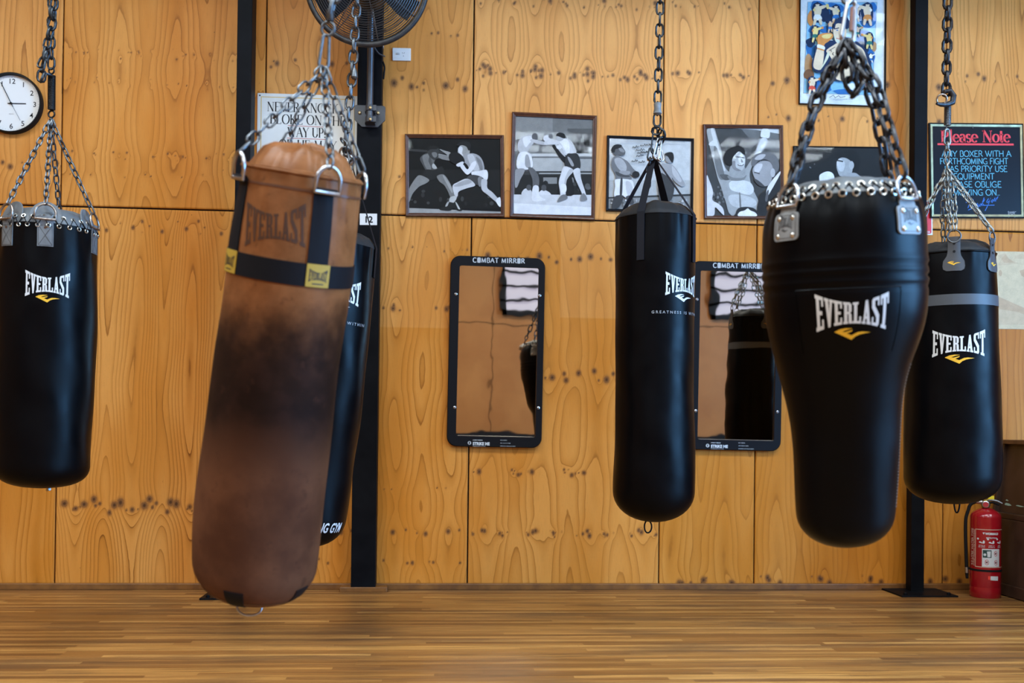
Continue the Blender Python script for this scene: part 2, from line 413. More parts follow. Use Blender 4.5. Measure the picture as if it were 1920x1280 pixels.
def wood_material():
    m = bpy.data.materials.new('pine_plywood'); m.use_nodes = True; nt = m.node_tree; b = nt.nodes['Principled BSDF']
    tc = nt.nodes.new('ShaderNodeTexCoord').outputs['Object']
    at = lambda n: N(nt, 'ShaderNodeAttribute', attribute_name=n).outputs['Fac']
    g, k, t = at('grain'), at('knot'), at('tint')
    def noise(sx, sz, scale, detail=3, rough=.55):
        mp = N(nt, 'ShaderNodeMapping', {'Vector': tc, 'Scale': (sx, 1, sz)})
        return N(nt, 'ShaderNodeTexNoise', {'Vector': mp.outputs[0], 'Scale': scale, 'Detail': detail, 'Roughness': rough}).outputs['Fac']
    jit = M1(nt, 'MULTIPLY', M1(nt, 'SUBTRACT', noise(9, 3, 4, 4), .5), .09)
    v = M1(nt, 'FRACT', M1(nt, 'ADD', g, jit))
    late = M1(nt, 'MULTIPLY', SS(nt, v, .35, .97), SS(nt, v, .97, 1.0, 1, 0))
    line = M1(nt, 'MULTIPLY', SS(nt, v, .86, .975), SS(nt, v, .975, 1.0, 1, 0))
    vary = noise(1.2, .35, 2.2, 3); fib = noise(60, 2.2, 6, 2, .6); low = noise(.5, .25, 1.1, 2)
    # strength of the growth lines changes over the sheet
    amt = M1(nt, 'MULTIPLY', SS(nt, noise(1.5, .5, 1.6, 2), .36, .62, .35, 1.0), at('amp'))
    base = MIX(nt, SS(nt, vary, .32, .68), (.655, .268, .060), (.775, .374, .106))
    base = MIX(nt, M1(nt, 'MULTIPLY', SS(nt, low, .4, .7), .4), base, (.54, .225, .045))
    base = MIX(nt, M1(nt, 'MULTIPLY', M1(nt, 'MULTIPLY', late, M1(nt, 'ADD', M1(nt, 'MULTIPLY', amt, .6), .4)), .62), base, (.46, .178, .036))
    base = MIX(nt, M1(nt, 'MULTIPLY', M1(nt, 'MULTIPLY', line, amt), .95), base, (.25, .088, .02))
    base = MIX(nt, SS(nt, fib, .45, .8, 0, .26), base, (.36, .16, .05))
    dash = noise(70, 7, 7, 1)                      # resin ducts
    base = MIX(nt, SS(nt, dash, .70, .76, 0, .5), base, (.20, .085, .03))
    base = MIX(nt, SS(nt, k, .02, .5, 0, .6), base, (.36, .15, .045))
    core = SS(nt, M1(nt, 'ADD', k, M1(nt, 'MULTIPLY', M1(nt, 'SUBTRACT', noise(30, 30, 3, 2), .5), .35)), .36, .62)
    base = MIX(nt, M1(nt, 'MULTIPLY', core, .70), base, (.15, .072, .032))
    base = MIX(nt, SS(nt, k, .66, .86, 0, .8), base, (.06, .028, .014))
    spot = N(nt, 'ShaderNodeTexVoronoi', {'Vector': tc, 'Scale': 5.5}).outputs['Distance']   # pin marks
    base = MIX(nt, SS(nt, spot, .012, .02, .75, 0), base, (.05, .03, .02))
    hsv = N(nt, 'ShaderNodeHueSaturation', {'Color': base, 'Value': t, 'Hue': SS(nt, t, .80, 1.02, .4945, .5), 'Saturation': SS(nt, t, .80, 1.08, 1.07, .98)})
    nt.links.new(hsv.outputs[0], b.inputs['Base Color'])
    b.inputs['Roughness'].default_value = .45; b.inputs['Specular IOR Level'].default_value = .15
    bp = N(nt, 'ShaderNodeBump', {'Height': fib, 'Strength': .12, 'Distance': .002}); nt.links.new(bp.outputs[0], b.inputs['Normal'])
    return m
WOOD = wood_material()
BLACK_GAP = mat('black_groove', (.008, .007, .006), .9)

def panel_attrs(X, Z, seed, rows, size, period, lines, tint, fades=()):
    """grain height field, knots and shade of one sheet of rotary-cut ply"""
    r = random.Random(seed*31 + 5)
    ox, oz = r.uniform(0, 90), r.uniform(0, 90)
    xw = X + ox + .030*gnoise((X+ox)*1.3, (Z+oz)*1.1, seed) + .010*gnoise((X+ox)*4, (Z+oz)*3, seed+1)
    # loops between the knot rows: the peel cuts each growth layer once per turn of the log
    zs = sorted([q[0] for q in rows if q[1] > 5] + [Z.min()-.5, Z.max()+.45]); seg = np.zeros_like(X)
    for i, (za, zb_) in enumerate(zip(zs[:-1], zs[1:])):
        u = np.clip((Z-za)/(zb_-za), 0, 1); on = (Z >= za) & (Z < zb_)
        seg = np.where(on, (1 if i % 2 else -1)*r.uniform(.7, 1.1)*np.sin(PI*u)**.8*min(1.0, ((zb_-za)/.8)**1.4), seg)
    f = lines*(.85*np.cos(2*PI*xw/period + r.uniform(0, 6)) + .75*seg + .40*gnoise((X+ox)*2.6, (Z+oz)*.42, seed+5) + .22*gnoise((X+ox)*7.5, (Z+oz)*.9, seed+7))
    f = f + .10*gnoise((X+ox)*18, (Z+oz)*4, seed+13) + .025*gnoise((X+ox)*60, (Z+oz)*25, seed+19)
    K = np.zeros_like(X)
    x0, x1 = X.min(), X.max()
    for zr, cnt, big, part in rows:
        w = x1 - x0; pat = []
        nb = max(2, round(1.5*cnt*period/w)) if cnt > 6 else cnt
        per = period if cnt > 6 else w
        for i in range(nb): pat.append((r.uniform(.02, .98)*per, r.gauss(0, .010 + .008*(cnt > 12)), r.uniform(.6, 1.25)*big*(.45 if r.random() < .35 else 1)))
        k = -1
        while k*per < w + per:
            for (px, dz, rad) in pat:
                kx = x0 + k*per + px + r.gauss(0, .008); kz = zr + dz + r.gauss(0, .006)
                if not (x0 + .012 < kx < x1 - .012) or not (part[0] <= (kx-x0)/w <= part[1]): continue
                e = r.uniform(1.0, 1.4)
                d2 = ((X-kx)/rad)**2 + ((Z-kz)/(rad*e))**2
                K = np.maximum(K, 1 - np.sqrt(d2)/1.7)
                f += (.25 + 18*rad)*np.exp(-((X-kx)**2/(2*(rad*1.9)**2) + (Z-kz)**2/(2*(rad*3.4)**2)))
            k += 1
            if per == w: break
    T = np.full_like(X, tint) + .05*gnoise(X*.9, Z*.5, seed+23)
    for (a0, b0, a1, b1, amt) in fades:
        T = T + amt*((X > a0) & (X < a1) & (Z > b0) & (Z < b1))
    return f, np.clip(K, 0, 1), T

def plywood(parent, x0, x1, z0, z1, seed, rows, size=.02, amp=.7, period=.33, lines=2.2, tint=1.0, fades=(), dx=.007, dz=.010):
    nx, nz = max(2, int((x1-x0)/dx)), max(2, int((z1-z0)/dz))
    xs, zs = np.linspace(x0, x1, nx), np.linspace(z0, z1, nz)
    X, Z = np.meshgrid(xs, zs); f, K, T = panel_attrs(X, Z, seed, rows, size, period, lines, tint, fades)
    n = nx*nz; co = np.zeros((n + 2*(nx+nz), 3), dtype=np.float32)
    co[:n, 0] = X.ravel(); co[:n, 2] = Z.ravel()
    i = np.arange(n).reshape(nz, nx)
    q = np.stack([i[:-1, :-1], i[:-1, 1:], i[1:, 1:], i[1:, :-1]], -1).reshape(-1, 4)
    rim = np.concatenate([i[0, :], i[:, -1], i[-1, ::-1], i[::-1, 0]])
    co[n:, 0] = co[rim, 0]; co[n:, 2] = co[rim, 2]; co[n:, 1] = .0115
    b = n + np.arange(len(rim)); b2 = np.roll(b, -1); a2 = np.roll(rim, -1)
    side = np.stack([rim, b, b2, a2], -1); side = side[rim != a2]
    q = np.concatenate([q, side])
    me = bpy.data.meshes.new('plywood_panel'); me.vertices.add(len(co)); me.vertices.foreach_set('co', co.ravel())
    me.loops.add(q.size); me.loops.foreach_set('vertex_index', q.ravel().astype(np.int32))
    me.polygons.add(len(q)); me.polygons.foreach_set('loop_start', np.arange(0, q.size, 4, dtype=np.int32)); me.update(calc_edges=True)
    for nm, a in (('grain', f), ('knot', K), ('tint', T), ('amp', np.full_like(X, amp))):
        at = me.attributes.new(nm, 'FLOAT', 'POINT'); at.data.foreach_set('value', np.concatenate([a.ravel(), a.ravel()[rim]]).astype(np.float32))
    return obj('plywood_panel', me, WOOD, parent)

def struct(name, mb, m, label=None, cat=None, **k):
    o = obj(name, mb, m, **k); tag(o, label, cat, kind='structure'); return o

ZJ = wp(960, 409).z                                # the horizontal joint
back = MB(); back.box(((ROOM_X0+ROOM_X1)/2, .08, CEIL/2), (ROOM_X1-ROOM_X0, .135, CEIL))
wall = struct('wall_back', back, BLACK_GAP)
JX = [wp(p, 600).x for p in (110, 492, 882, 1240, 1418, 1771)]
JX = [JX[0]-2.4, JX[0]-1.2] + JX + [JX[-1]+1.2, JX[-1]+2.4]
JX = [ROOM_X0] + [x for x in JX if ROOM_X0 < x < ROOM_X1] + [ROOM_X1]
zr = lambda y, x=960: wp(x, y).z
BIG, MED, SML = .0175, .0128, .008
FULL = (0, 1)
UP = {3: [(zr(335), 8, BIG, FULL), (zr(120), 4, MED, FULL)],
      4: [(zr(103, 300), 26, .0055, FULL), (zr(160, 300), 14, .005, FULL), (zr(290, 300), 22, .0055, FULL), (zr(325, 300), 13, .004, FULL)],
      5: [(zr(118, 600), 10, MED, (0, .5)), (zr(66, 800), 9, SML, (.5, 1)), (zr(160, 800), 16, BIG, (.45, 1)), (zr(330, 600), 7, SML, FULL)],
      6: [(zr(8, 1050), 17, MED, FULL), (zr(138, 1050), 34, .0125, FULL), (zr(360, 1050), 9, SML, FULL)],
      7: [(zr(12, 1330), 9, SML, FULL), (zr(140, 1330), 9, MED, FULL), (zr(250, 1330), 5, SML, FULL)],
      8: [(zr(158, 1560), 9, .017, FULL), (zr(222, 1560), 7, BIG, FULL), (zr(20, 1560), 6, BIG, FULL), (zr(390, 1560), 7, MED, FULL)],
      9: [(zr(82, 1850), 5, SML, FULL), (zr(147, 1850), 14, MED, FULL), (zr(422, 1850), 4, BIG, FULL)]}
LO = {3: [(zr(948, 50), 3, BIG, FULL), (zr(1090, 50), 4, BIG, FULL), (zr(600, 50), 5, MED, FULL)],
      4: [(zr(427, 300), 17, .0135, FULL), (zr(947, 300), 25, .0195, FULL)],
      5: [(zr(466, 780), 9, SML, FULL), (zr(578, 780), 11, MED, FULL), (zr(645, 780), 6, MED, FULL), (zr(733, 780), 6, MED, FULL), (zr(914, 780), 13, .004, FULL), (zr(997, 780), 9, MED, FULL), (zr(1055, 780), 11, MED, FULL)],
      6: [(zr(483, 1050), 12, BIG, FULL), (zr(704, 1050), 14, BIG, FULL), (zr(885, 1050), 16, MED, FULL), (zr(1000, 1050), 26, .011, FULL)],
      7: [(zr(428, 1330), 5, BIG, FULL), (zr(958, 1330), 6, MED, FULL), (zr(1090, 1330), 10, BIG, FULL)],
      8: [(zr(965, 1600), 6, BIG, FULL), (zr(1088, 1600), 16, BIG, FULL), (zr(600, 1600), 9, MED, FULL)],
      9: [(zr(438, 1850), 4, .02, FULL), (zr(970, 1850), 4, BIG, FULL), (zr(1086, 1850), 10, BIG, FULL)]}
LINES = {('u', 4): 2.0, ('l', 4): 3.4, ('l', 5): 2.2, ('l', 6): 1.5, ('u', 6): 2.4, ('u', 9): 2.8, ('l', 3): 2.4}
TINT = {('u', 3): .93, ('u', 4): .88, ('u', 5): .97, ('u', 6): 1.06, ('u', 7): 1.08, ('u', 8): 1.0, ('u', 9): .98,
        ('l', 3): .82, ('l', 4): .90, ('l', 5): .86, ('l', 6): .88, ('l', 7): .84, ('l', 8): .82, ('l', 9): .80}
AMP = {('l', 4): 1.1, ('u', 4): .62, ('u', 6): .55, ('u', 7): .5, ('u', 8): .5, ('l', 6): .5, ('l', 5): .7, ('u', 5): .6, ('l', 7): .6, ('l', 8): .6, ('u', 9): .9}
FADE = {('l', 5): [(wp(560, 500).x, zr(613, 780), wp(842, 500).x, ZJ, .09)],
        ('l', 6): [(wp(1051, 500).x, zr(596, 1100), wp(1600, 500).x, ZJ-.0, .08)]}
gap = .0055
for i, (a, b) in enumerate(zip(JX[:-1], JX[1:])):
    seen = a < 3.6 and b > -3.7
    first = next(j for j in range(len(JX)-1) if JX[j+1] > wp(5, 600).x)
    idx = 3 + i - first
    res = dict(dx=.007, dz=.010) if seen else dict(dx=.025, dz=.04)
    for row, z0, z1, tab in (('l', .02, ZJ - gap, LO), ('u', ZJ + gap, CEIL - .02, UP)):
        rows = tab.get(idx, [(z0 + .4, 12, MED, FULL), (z0 + 1.4, 12, MED, FULL)])
        plywood(wall, a + gap*.8, b - gap*.8, z0, z1, seed=11 + idx*5 + (row == 'u')*101, rows=rows,
                lines=LINES.get((row, idx), 2.0), tint=TINT.get((row, idx), .95), amp=AMP.get((row, idx), .7), fades=FADE.get((row, idx), ()), **res)

def floor_material():
    m = bpy.data.materials.new('strip_floor'); m.use_nodes = True; nt = m.node_tree; b = nt.nodes['Principled BSDF']
    tc = nt.nodes.new('ShaderNodeTexCoord').outputs['Object']
    xyz = N(nt, 'ShaderNodeSeparateXYZ', {0: tc}); X, Y = xyz.outputs[0], xyz.outputs[1]
    row = M1(nt, 'FLOOR', M1(nt, 'DIVIDE', Y, .040)); fr = M1(nt, 'FRACT', M1(nt, 'DIVIDE', Y, .040))
    wn = N(nt, 'ShaderNodeTexWhiteNoise', {'W': row}, noise_dimensions='1D').outputs['Value']
    u = M1(nt, 'DIVIDE', M1(nt, 'ADD', X, M1(nt, 'MULTIPLY', wn, 9.0)), 1.15)
    bi, fu = M1(nt, 'FLOOR', u), M1(nt, 'FRACT', u)
    cmb = N(nt, 'ShaderNodeCombineXYZ', {0: row, 1: bi})
    bid = N(nt, 'ShaderNodeTexWhiteNoise', {'Vector': cmb.outputs[0]}, noise_dimensions='2D')
    rv = bid.outputs['Value']
    off = N(nt, 'ShaderNodeVectorMath', {0: tc, 1: bid.outputs['Color']}, operation='ADD').outputs[0]
    def noise(v, sx, sy, scale, d=3): 
        mp = N(nt, 'ShaderNodeMapping', {'Vector': v, 'Scale': (sx, sy, 1)})
        return N(nt, 'ShaderNodeTexNoise', {'Vector': mp.outputs[0], 'Scale': scale, 'Detail': d, 'Roughness': .6}).outputs['Fac']
    rp = N(nt, 'ShaderNodeValToRGB', {'Fac': rv}); cr = rp.color_ramp
    cr.elements[0].position = 0; cr.elements[0].color = (.150, .058, .015, 1); cr.elements[1].position = 1; cr.elements[1].color = (.60, .305, .083, 1)
    e = cr.elements.new(.3); e.color = (.28, .116, .028, 1); e = cr.elements.new(.8); e.color = (.46, .215, .053, 1)
    c = rp.outputs['Color']
    c = MIX(nt, SS(nt, noise(off, .8, 40, 3.2, 4), .42, .66, 0, .70), c, (.15, .064, .020))
    c = MIX(nt, SS(nt, noise(off, 1.2, 150, 3, 3), .48, .72, 0, .55), c, (.15, .066, .022))
    c = MIX(nt, SS(nt, noise(off, 1.0, 70, 2.7, 3), .54, .78, 0, .55), c, (.52, .29, .088))
    worn = noise(tc, .5, 3.0, 1.5, 5)               # trodden grime in long streaks
    c = MIX(nt, M1(nt, 'MULTIPLY', SS(nt, worn, .48, .66), .60), c, (.085, .043, .019))
    c = MIX(nt, SS(nt, noise(tc, .6, 30, 2.2, 6), .54, .68, 0, .8), c, (.040, .022, .012))
    seam = M1(nt, 'MINIMUM', SS(nt, fr, 0, .05), SS(nt, fr, .95, 1.0, 1, 0))
    end = SS(nt, fu, 0, .002)
    c = MIX(nt, M1(nt, 'MULTIPLY', M1(nt, 'SUBTRACT', 1.0, M1(nt, 'MULTIPLY', seam, end)), .6), c, (.07, .035, .015))
    nt.links.new(c, b.inputs['Base Color'])
    nt.links.new(SS(nt, worn, .3, .75, .30, .48), b.inputs['Roughness']); b.inputs['Specular IOR Level'].default_value = .42
    bp = N(nt, 'ShaderNodeBump', {'Height': M1(nt, 'ADD', seam, M1(nt, 'MULTIPLY', rv, .5)), 'Strength': .15, 'Distance': .001})
    nt.links.new(bp.outputs[0], b.inputs['Normal'])
    return m
fl = MB(); fl.box(((ROOM_X0+ROOM_X1)/2, ROOM_Y0/2, -.05), (ROOM_X1-ROOM_X0+.3, -ROOM_Y0+.3, .1))
struct('floor', fl, floor_material())

PLY2 = mat('plain_plywood', (.30, .108, .022), .5, noise=(1.4, (.38, .155, .038), 0))
CEILM = mat('white_ceiling', (.34, .34, .34), .8, noise=(3, (.30, .30, .30), 0))
DARKPAD = mat('dark_vinyl_pad', (.012, .012, .014), .5)
STEEL_BLK = mat('black_painted_steel', (.0035, .0038, .005),   .5, spec=.06, noise=(9, (.006, .0065, .008), .06), bump=(60, .05, .001))
FRAME_BLK = mat('black_window_frame', (.012, .012, .013), .5)
def lit(name, col, k): return mat(name, (.3, .3, .32), .3, emit=(col, k))
ROOF_SKY = lit('roof_light_sheet', (.84, .94, 1.0), SKY_ROOF)
SIDE_SKY = lit('side_window_sky', (.18, .50, 1.0), SKY_SIDE)
BACK_SKY = lit('back_window_sky', (.70, .68, 1.0), SKY_BACK)

def window(name, c, u, v, w, h, m, nx, nz, inner):
    """lit sheet with a black frame and bars; u, v span the opening, inner points into the room"""
    c, u, v, inner = Vector(c), Vector(u), Vector(v), Vector(inner)
    root = thing(name, None, None, c, kind='structure')
    p = MB(); p.face([u*a*w/2 + v*b*h/2 for a, b in ((-1,-1),(1,-1),(1,1),(-1,1))]); obj('window_pane', p, m, root)
    f = MB()
    def bar(a, b, t):
        a2, b2 = u*a[0] + v*a[1], u*b[0] + v*b[1]; d = (b2-a2).normalized(); s = d.cross(inner)*t/2
        f.add([a2-s, b2-s, b2+s, a2+s, a2-s+inner*.06, b2-s+inner*.06, b2+s+inner*.06, a2+s+inner*.06],
              [(0,3,2,1), (4,5,6,7), (0,1,5,4), (1,2,6,5), (2,3,7,6), (3,0,4,7)])
    W, Hh = w/2, h/2
    for k in range(nx+1): bar((-W + w*k/nx, -Hh-.05), (-W + w*k/nx, Hh+.05), .10 if k in (0, nx) else .045)
    for k in range(nz+1): bar((-W-.05, -Hh + h*k/nz), (W+.05, -Hh + h*k/nz), .10 if k in (0, nz) else .045)
    obj('window_frame', f, FRAME_BLK, root); return root

cm = MB(); cm.box(((ROOM_X0+ROOM_X1)/2, ROOM_Y0/2, CEIL+.06), (ROOM_X1-ROOM_X0+.3, -ROOM_Y0+.3, .12))
struct('ceiling', cm, CEILM)
for nm, x in (('wall_left', ROOM_X0-.06), ('wall_right', ROOM_X1+.06)):
    w_ = MB(); w_.box((x, ROOM_Y0/2, CEIL/2), (.12, -ROOM_Y0, CEIL)); struct(nm, w_, PLY2)
w_ = MB(); w_.box(((ROOM_X0+ROOM_X1)/2, ROOM_Y0-.06, CEIL/2), (ROOM_X1-ROOM_X0, .12, CEIL)); wf = struct('wall_front', w_, PLY2)
jm = MB()
for k in range(1, 12): jm.box((ROOM_X0 + 1.2*k, ROOM_Y0+.002, CEIL/2), (.012, .006, CEIL))
jm.box(((ROOM_X0+ROOM_X1)/2, ROOM_Y0+.002, 2.4), (ROOM_X1-ROOM_X0, .006, .012)); obj('panel_joint', jm, BLACK_GAP, wf)
pad = MB(); pad.box(((ROOM_X0+ROOM_X1)/2, ROOM_Y0+.03, .21), (ROOM_X1-ROOM_X0-.2, .05, .42)); struct('baseboard_front', pad, DARKPAD)
n_w = 0
for x in (-4.6, -1.4, 1.8, 5.0):
    for y in (-3.9, -8.6):
        n_w += 1; window('window_%d' % n_w, (x, y, CEIL-.012), (1,0,0), (0,1,0), 1.9, 1.3, ROOF_SKY, 3, 2, (0,0,-1))
n_w += 1; window('window_%d' % n_w, (ROOM_X1-.012, -6.0, 2.35), (0,1,0), (0,0,1), 4.6, 3.1, SIDE_SKY, 4, 3, (-1,0,0))
for x in (-3.4, 2.4, 5.2):
    n_w += 1; window('window_%d' % n_w, (x, ROOM_Y0+.012, 3.35), (1,0,0), (0,0,1), 1.6, 1.5, BACK_SKY, 1, 6, (0,1,0))

# base trim and the block under the middle column
TRIM = mat('oiled_trim_timber', (.22, .090, .022), .36, noise=(14, (.13, .05, .014), .08, 6))
bb = MB(); zb = wp(960, 1094, -.035).z
bb.box(((ROOM_X0+ROOM_X1)/2, -.0185, zb/2), (ROOM_X1-ROOM_X0-.02, .035, zb))
struct('baseboard_back', bb, TRIM, bevel=.004)
a, b = wp(637, 1100, -.12), wp(726, 1100, -.12)
bk = MB(); bk.box(((a.x+b.x)/2, -.036-.05, zb*.42), (b.x-a.x, .10, zb*.84)); struct('trim_1', bk, TRIM, bevel=.004)

# beams the bags hang from (above the picture)
def beam(z_cam):
    p = pt(960, 300, z_cam); y = p.y
    m = MB(); m.box(((ROOM_X0+ROOM_X1)/2, 0, 0), (ROOM_X1-ROOM_X0-.1, .09, .14)); return y
BEAM_Z = 4.55
# ------------------------------------------------------------------ things on the wall
PAINT = None
def paint_material(name, rough, coat=0.0):
    m = bpy.data.materials.new(name); m.use_nodes = True; nt = m.node_tree; b = nt.nodes['Principled BSDF']
    c = N(nt, 'ShaderNodeAttribute', attribute_name='paint').outputs['Color']
    tc = nt.nodes.new('ShaderNodeTexCoord').outputs['Object']
    n = N(nt, 'ShaderNodeTexNoise', {'Vector': tc, 'Scale': 260, 'Detail': 3}).outputs['Fac']
    n2 = N(nt, 'ShaderNodeTexNoise', {'Vector': tc, 'Scale': 22, 'Detail': 3}).outputs['Fac']
    v = M1(nt, 'ADD', SS(nt, n, .3, .7, .93, 1.07), SS(nt, n2, .3, .7, -.07, .07))
    h = N(nt, 'ShaderNodeHueSaturation', {'Color': c, 'Value': v})
    nt.links.new(h.outputs[0], b.inputs['Base Color']); b.inputs['Roughness'].default_value = rough; b.inputs['Specular IOR Level'].default_value = .12
    b.inputs['Coat Weight'].default_value = coat; b.inputs['Coat Roughness'].default_value = .03
    return m
PRINT = paint_material('photographic_print', .5)
ART = paint_material('painted_print', .5)
def glass_material():
    m = bpy.data.materials.new('picture_glass'); m.use_nodes = True; nt = m.node_tree; nt.nodes.clear()
    out = nt.nodes.new('ShaderNodeOutputMaterial')
    t = N(nt, 'ShaderNodeBsdfTransparent', {'Color': (.95, .97, .97, 1)}); g = N(nt, 'ShaderNodeBsdfGlossy', {'Roughness': .03})
    f = N(nt, 'ShaderNodeFresnel', {'IOR': 1.26})
    mx = N(nt, 'ShaderNodeMixShader', {0: f.outputs[0]}); nt.links.new(t.outputs[0], mx.inputs[1]); nt.links.new(g.outputs[0], mx.inputs[2])
    nt.links.new(mx.outputs[0], out.inputs[0]); return m
GLASS = glass_material()
BROWN_WOOD = mat('stained_frame_wood', (.105, .036, .018), .33, noise=(40, (.06, .02, .011), .05))
BLACK_FRAME = mat('black_frame_lacquer', (.012, .012, .014), .3)
BLACK_PLASTIC = mat('black_plastic', (.010, .010, .012), .38)
WHITE_PLASTIC = mat('white_plastic', (.74, .75, .74), .35)
CHROME = mat('bright_steel', (.44, .45, .47), .28, 1.0)
DULL = mat('galvanised_steel', (.14, .155, .17), .42, .9, noise=(60, (.09, .10, .11), .08))
DARKSTEEL = mat('dark_chain_steel', (.018, .019, .022), .42, .7, noise=(70, (.05, .05, .055), .08))
INK = mat('black_ink', (.012, .013, .016), .5)
WHITE_INK = mat('white_print', (.60, .62, .63), .5)
GREY_INK = mat('grey_print', (.30, .31, .33), .5)
YELLOW_INK = mat('yellow_print', (.80, .50, .03), .5)
RED_INK = mat('red_print', (.72, .012, .02), .45)

class Flat:
    """a flat thing on the wall; photo pixels -> local x, z on its front plane"""
    def __init__(s, name, label, cat, TL, TR, BL, depth, group=None, back=0.0):
        s.front = -depth - back; a, b, c = (wp(*p, s.front) for p in (TL, TR, BL))
        ex = (b-a); s.w = ex.length; ex.normalize(); ez = Vector((-ex.z, 0, ex.x)) 
        s.h = (a-c).dot(ez); base = a + ex*s.w/2 - ez*s.h; base.y = -back
        s.M = Matrix(((ex.x, 0, ez.x, base.x), (0, 1, 0, base.y), (ex.z, 0, ez.z, base.z), (0, 0, 0, 1)))
        s.Mi = s.M.inverted(); s.depth = depth
        s.root = thing(name, label, cat, s.M, group)
    def at(s, px, py):
        p = s.Mi @ wp(px, py, s.front); return (p.x, p.z)
    def crop(s, ox, oy, k): return lambda x, y: s.at(ox + x/k, oy + y/k)

def photo(name, label, TL, TR, BL, crop, shapes, bw, frame_m, bg, depth=.022, group='framed boxing photographs', glass=True, mount=None):
    f = Flat(name, label, 'picture', TL, TR, BL, depth, group); W, h = f.w/2, f.h
    fr = MB(); fr.frame(-W, 0, W, h, [(0, 0), (0, -depth*.75), (bw*.18, -depth), (bw*.5, -depth*.9), (bw*.62, -depth*.72), (bw, -depth*.5), (bw, -.002)])
    obj('frame', fr, frame_m, f.root)
    bd = MB(); bd.box((0, -.002, h/2), (f.w-.004, .003, h-.004)); obj('backing_board', bd, INK, f.root)
    mb = MB(); mb.cur = bg; i0 = bw*.9; y = -.0045
    mb.face([(-W+i0, y, i0), (W-i0, y, i0), (W-i0, y, h-i0), (-W+i0, y, h-i0)])
    loc = f.crop(*crop); lim = W - bw*.85
    def clamp(p): return (max(-lim, min(lim, p[0])), max(bw*.85, min(h-bw*.85, p[1])))
    for k, sh in enumerate(shapes):
        c, pts = sh[0], sh[1]; sm = sh[2] if len(sh) > 2 else 1
        c = (c, c, c*1.02) if not isinstance(c, tuple) else c
        if sm: pts = smooth_pts(pts)
        ps = [clamp(loc(*p)) for p in pts]; mb.cur = c; mb.face([(p[0], y - .00012*(k+1), p[1]) for p in ps])
    obj('print', mb, PRINT if glass else ART, f.root)
    if glass:
        g = MB(); yg = -depth*.5 + .0006; g.face([(-W+bw*.97, yg, bw*.97), (W-bw*.97, yg, bw*.97), (W-bw*.97, yg, h-bw*.97), (-W+bw*.97, yg, h-bw*.97)])
        obj('glass_pane', g, GLASS, f.root)
    return f

r_ = random.Random(3)
def crowd(x0, y0, x1, y1, n, lo, hi, rr=(8, 20)):
    return [(r_.uniform(lo, hi), ell(r_.uniform(x0, x1), r_.uniform(y0, y1), r_.uniform(*rr)*.8, r_.uniform(*rr), 8), 0) for _ in range(n)]
C1 = (740, 190, 5.0526); C2 = (1110, 190, 5.0526); C3 = (1380, 0, 3.0475)
def px(c, x, y): return (c[0] + x/c[2], c[1] + y/c[2])

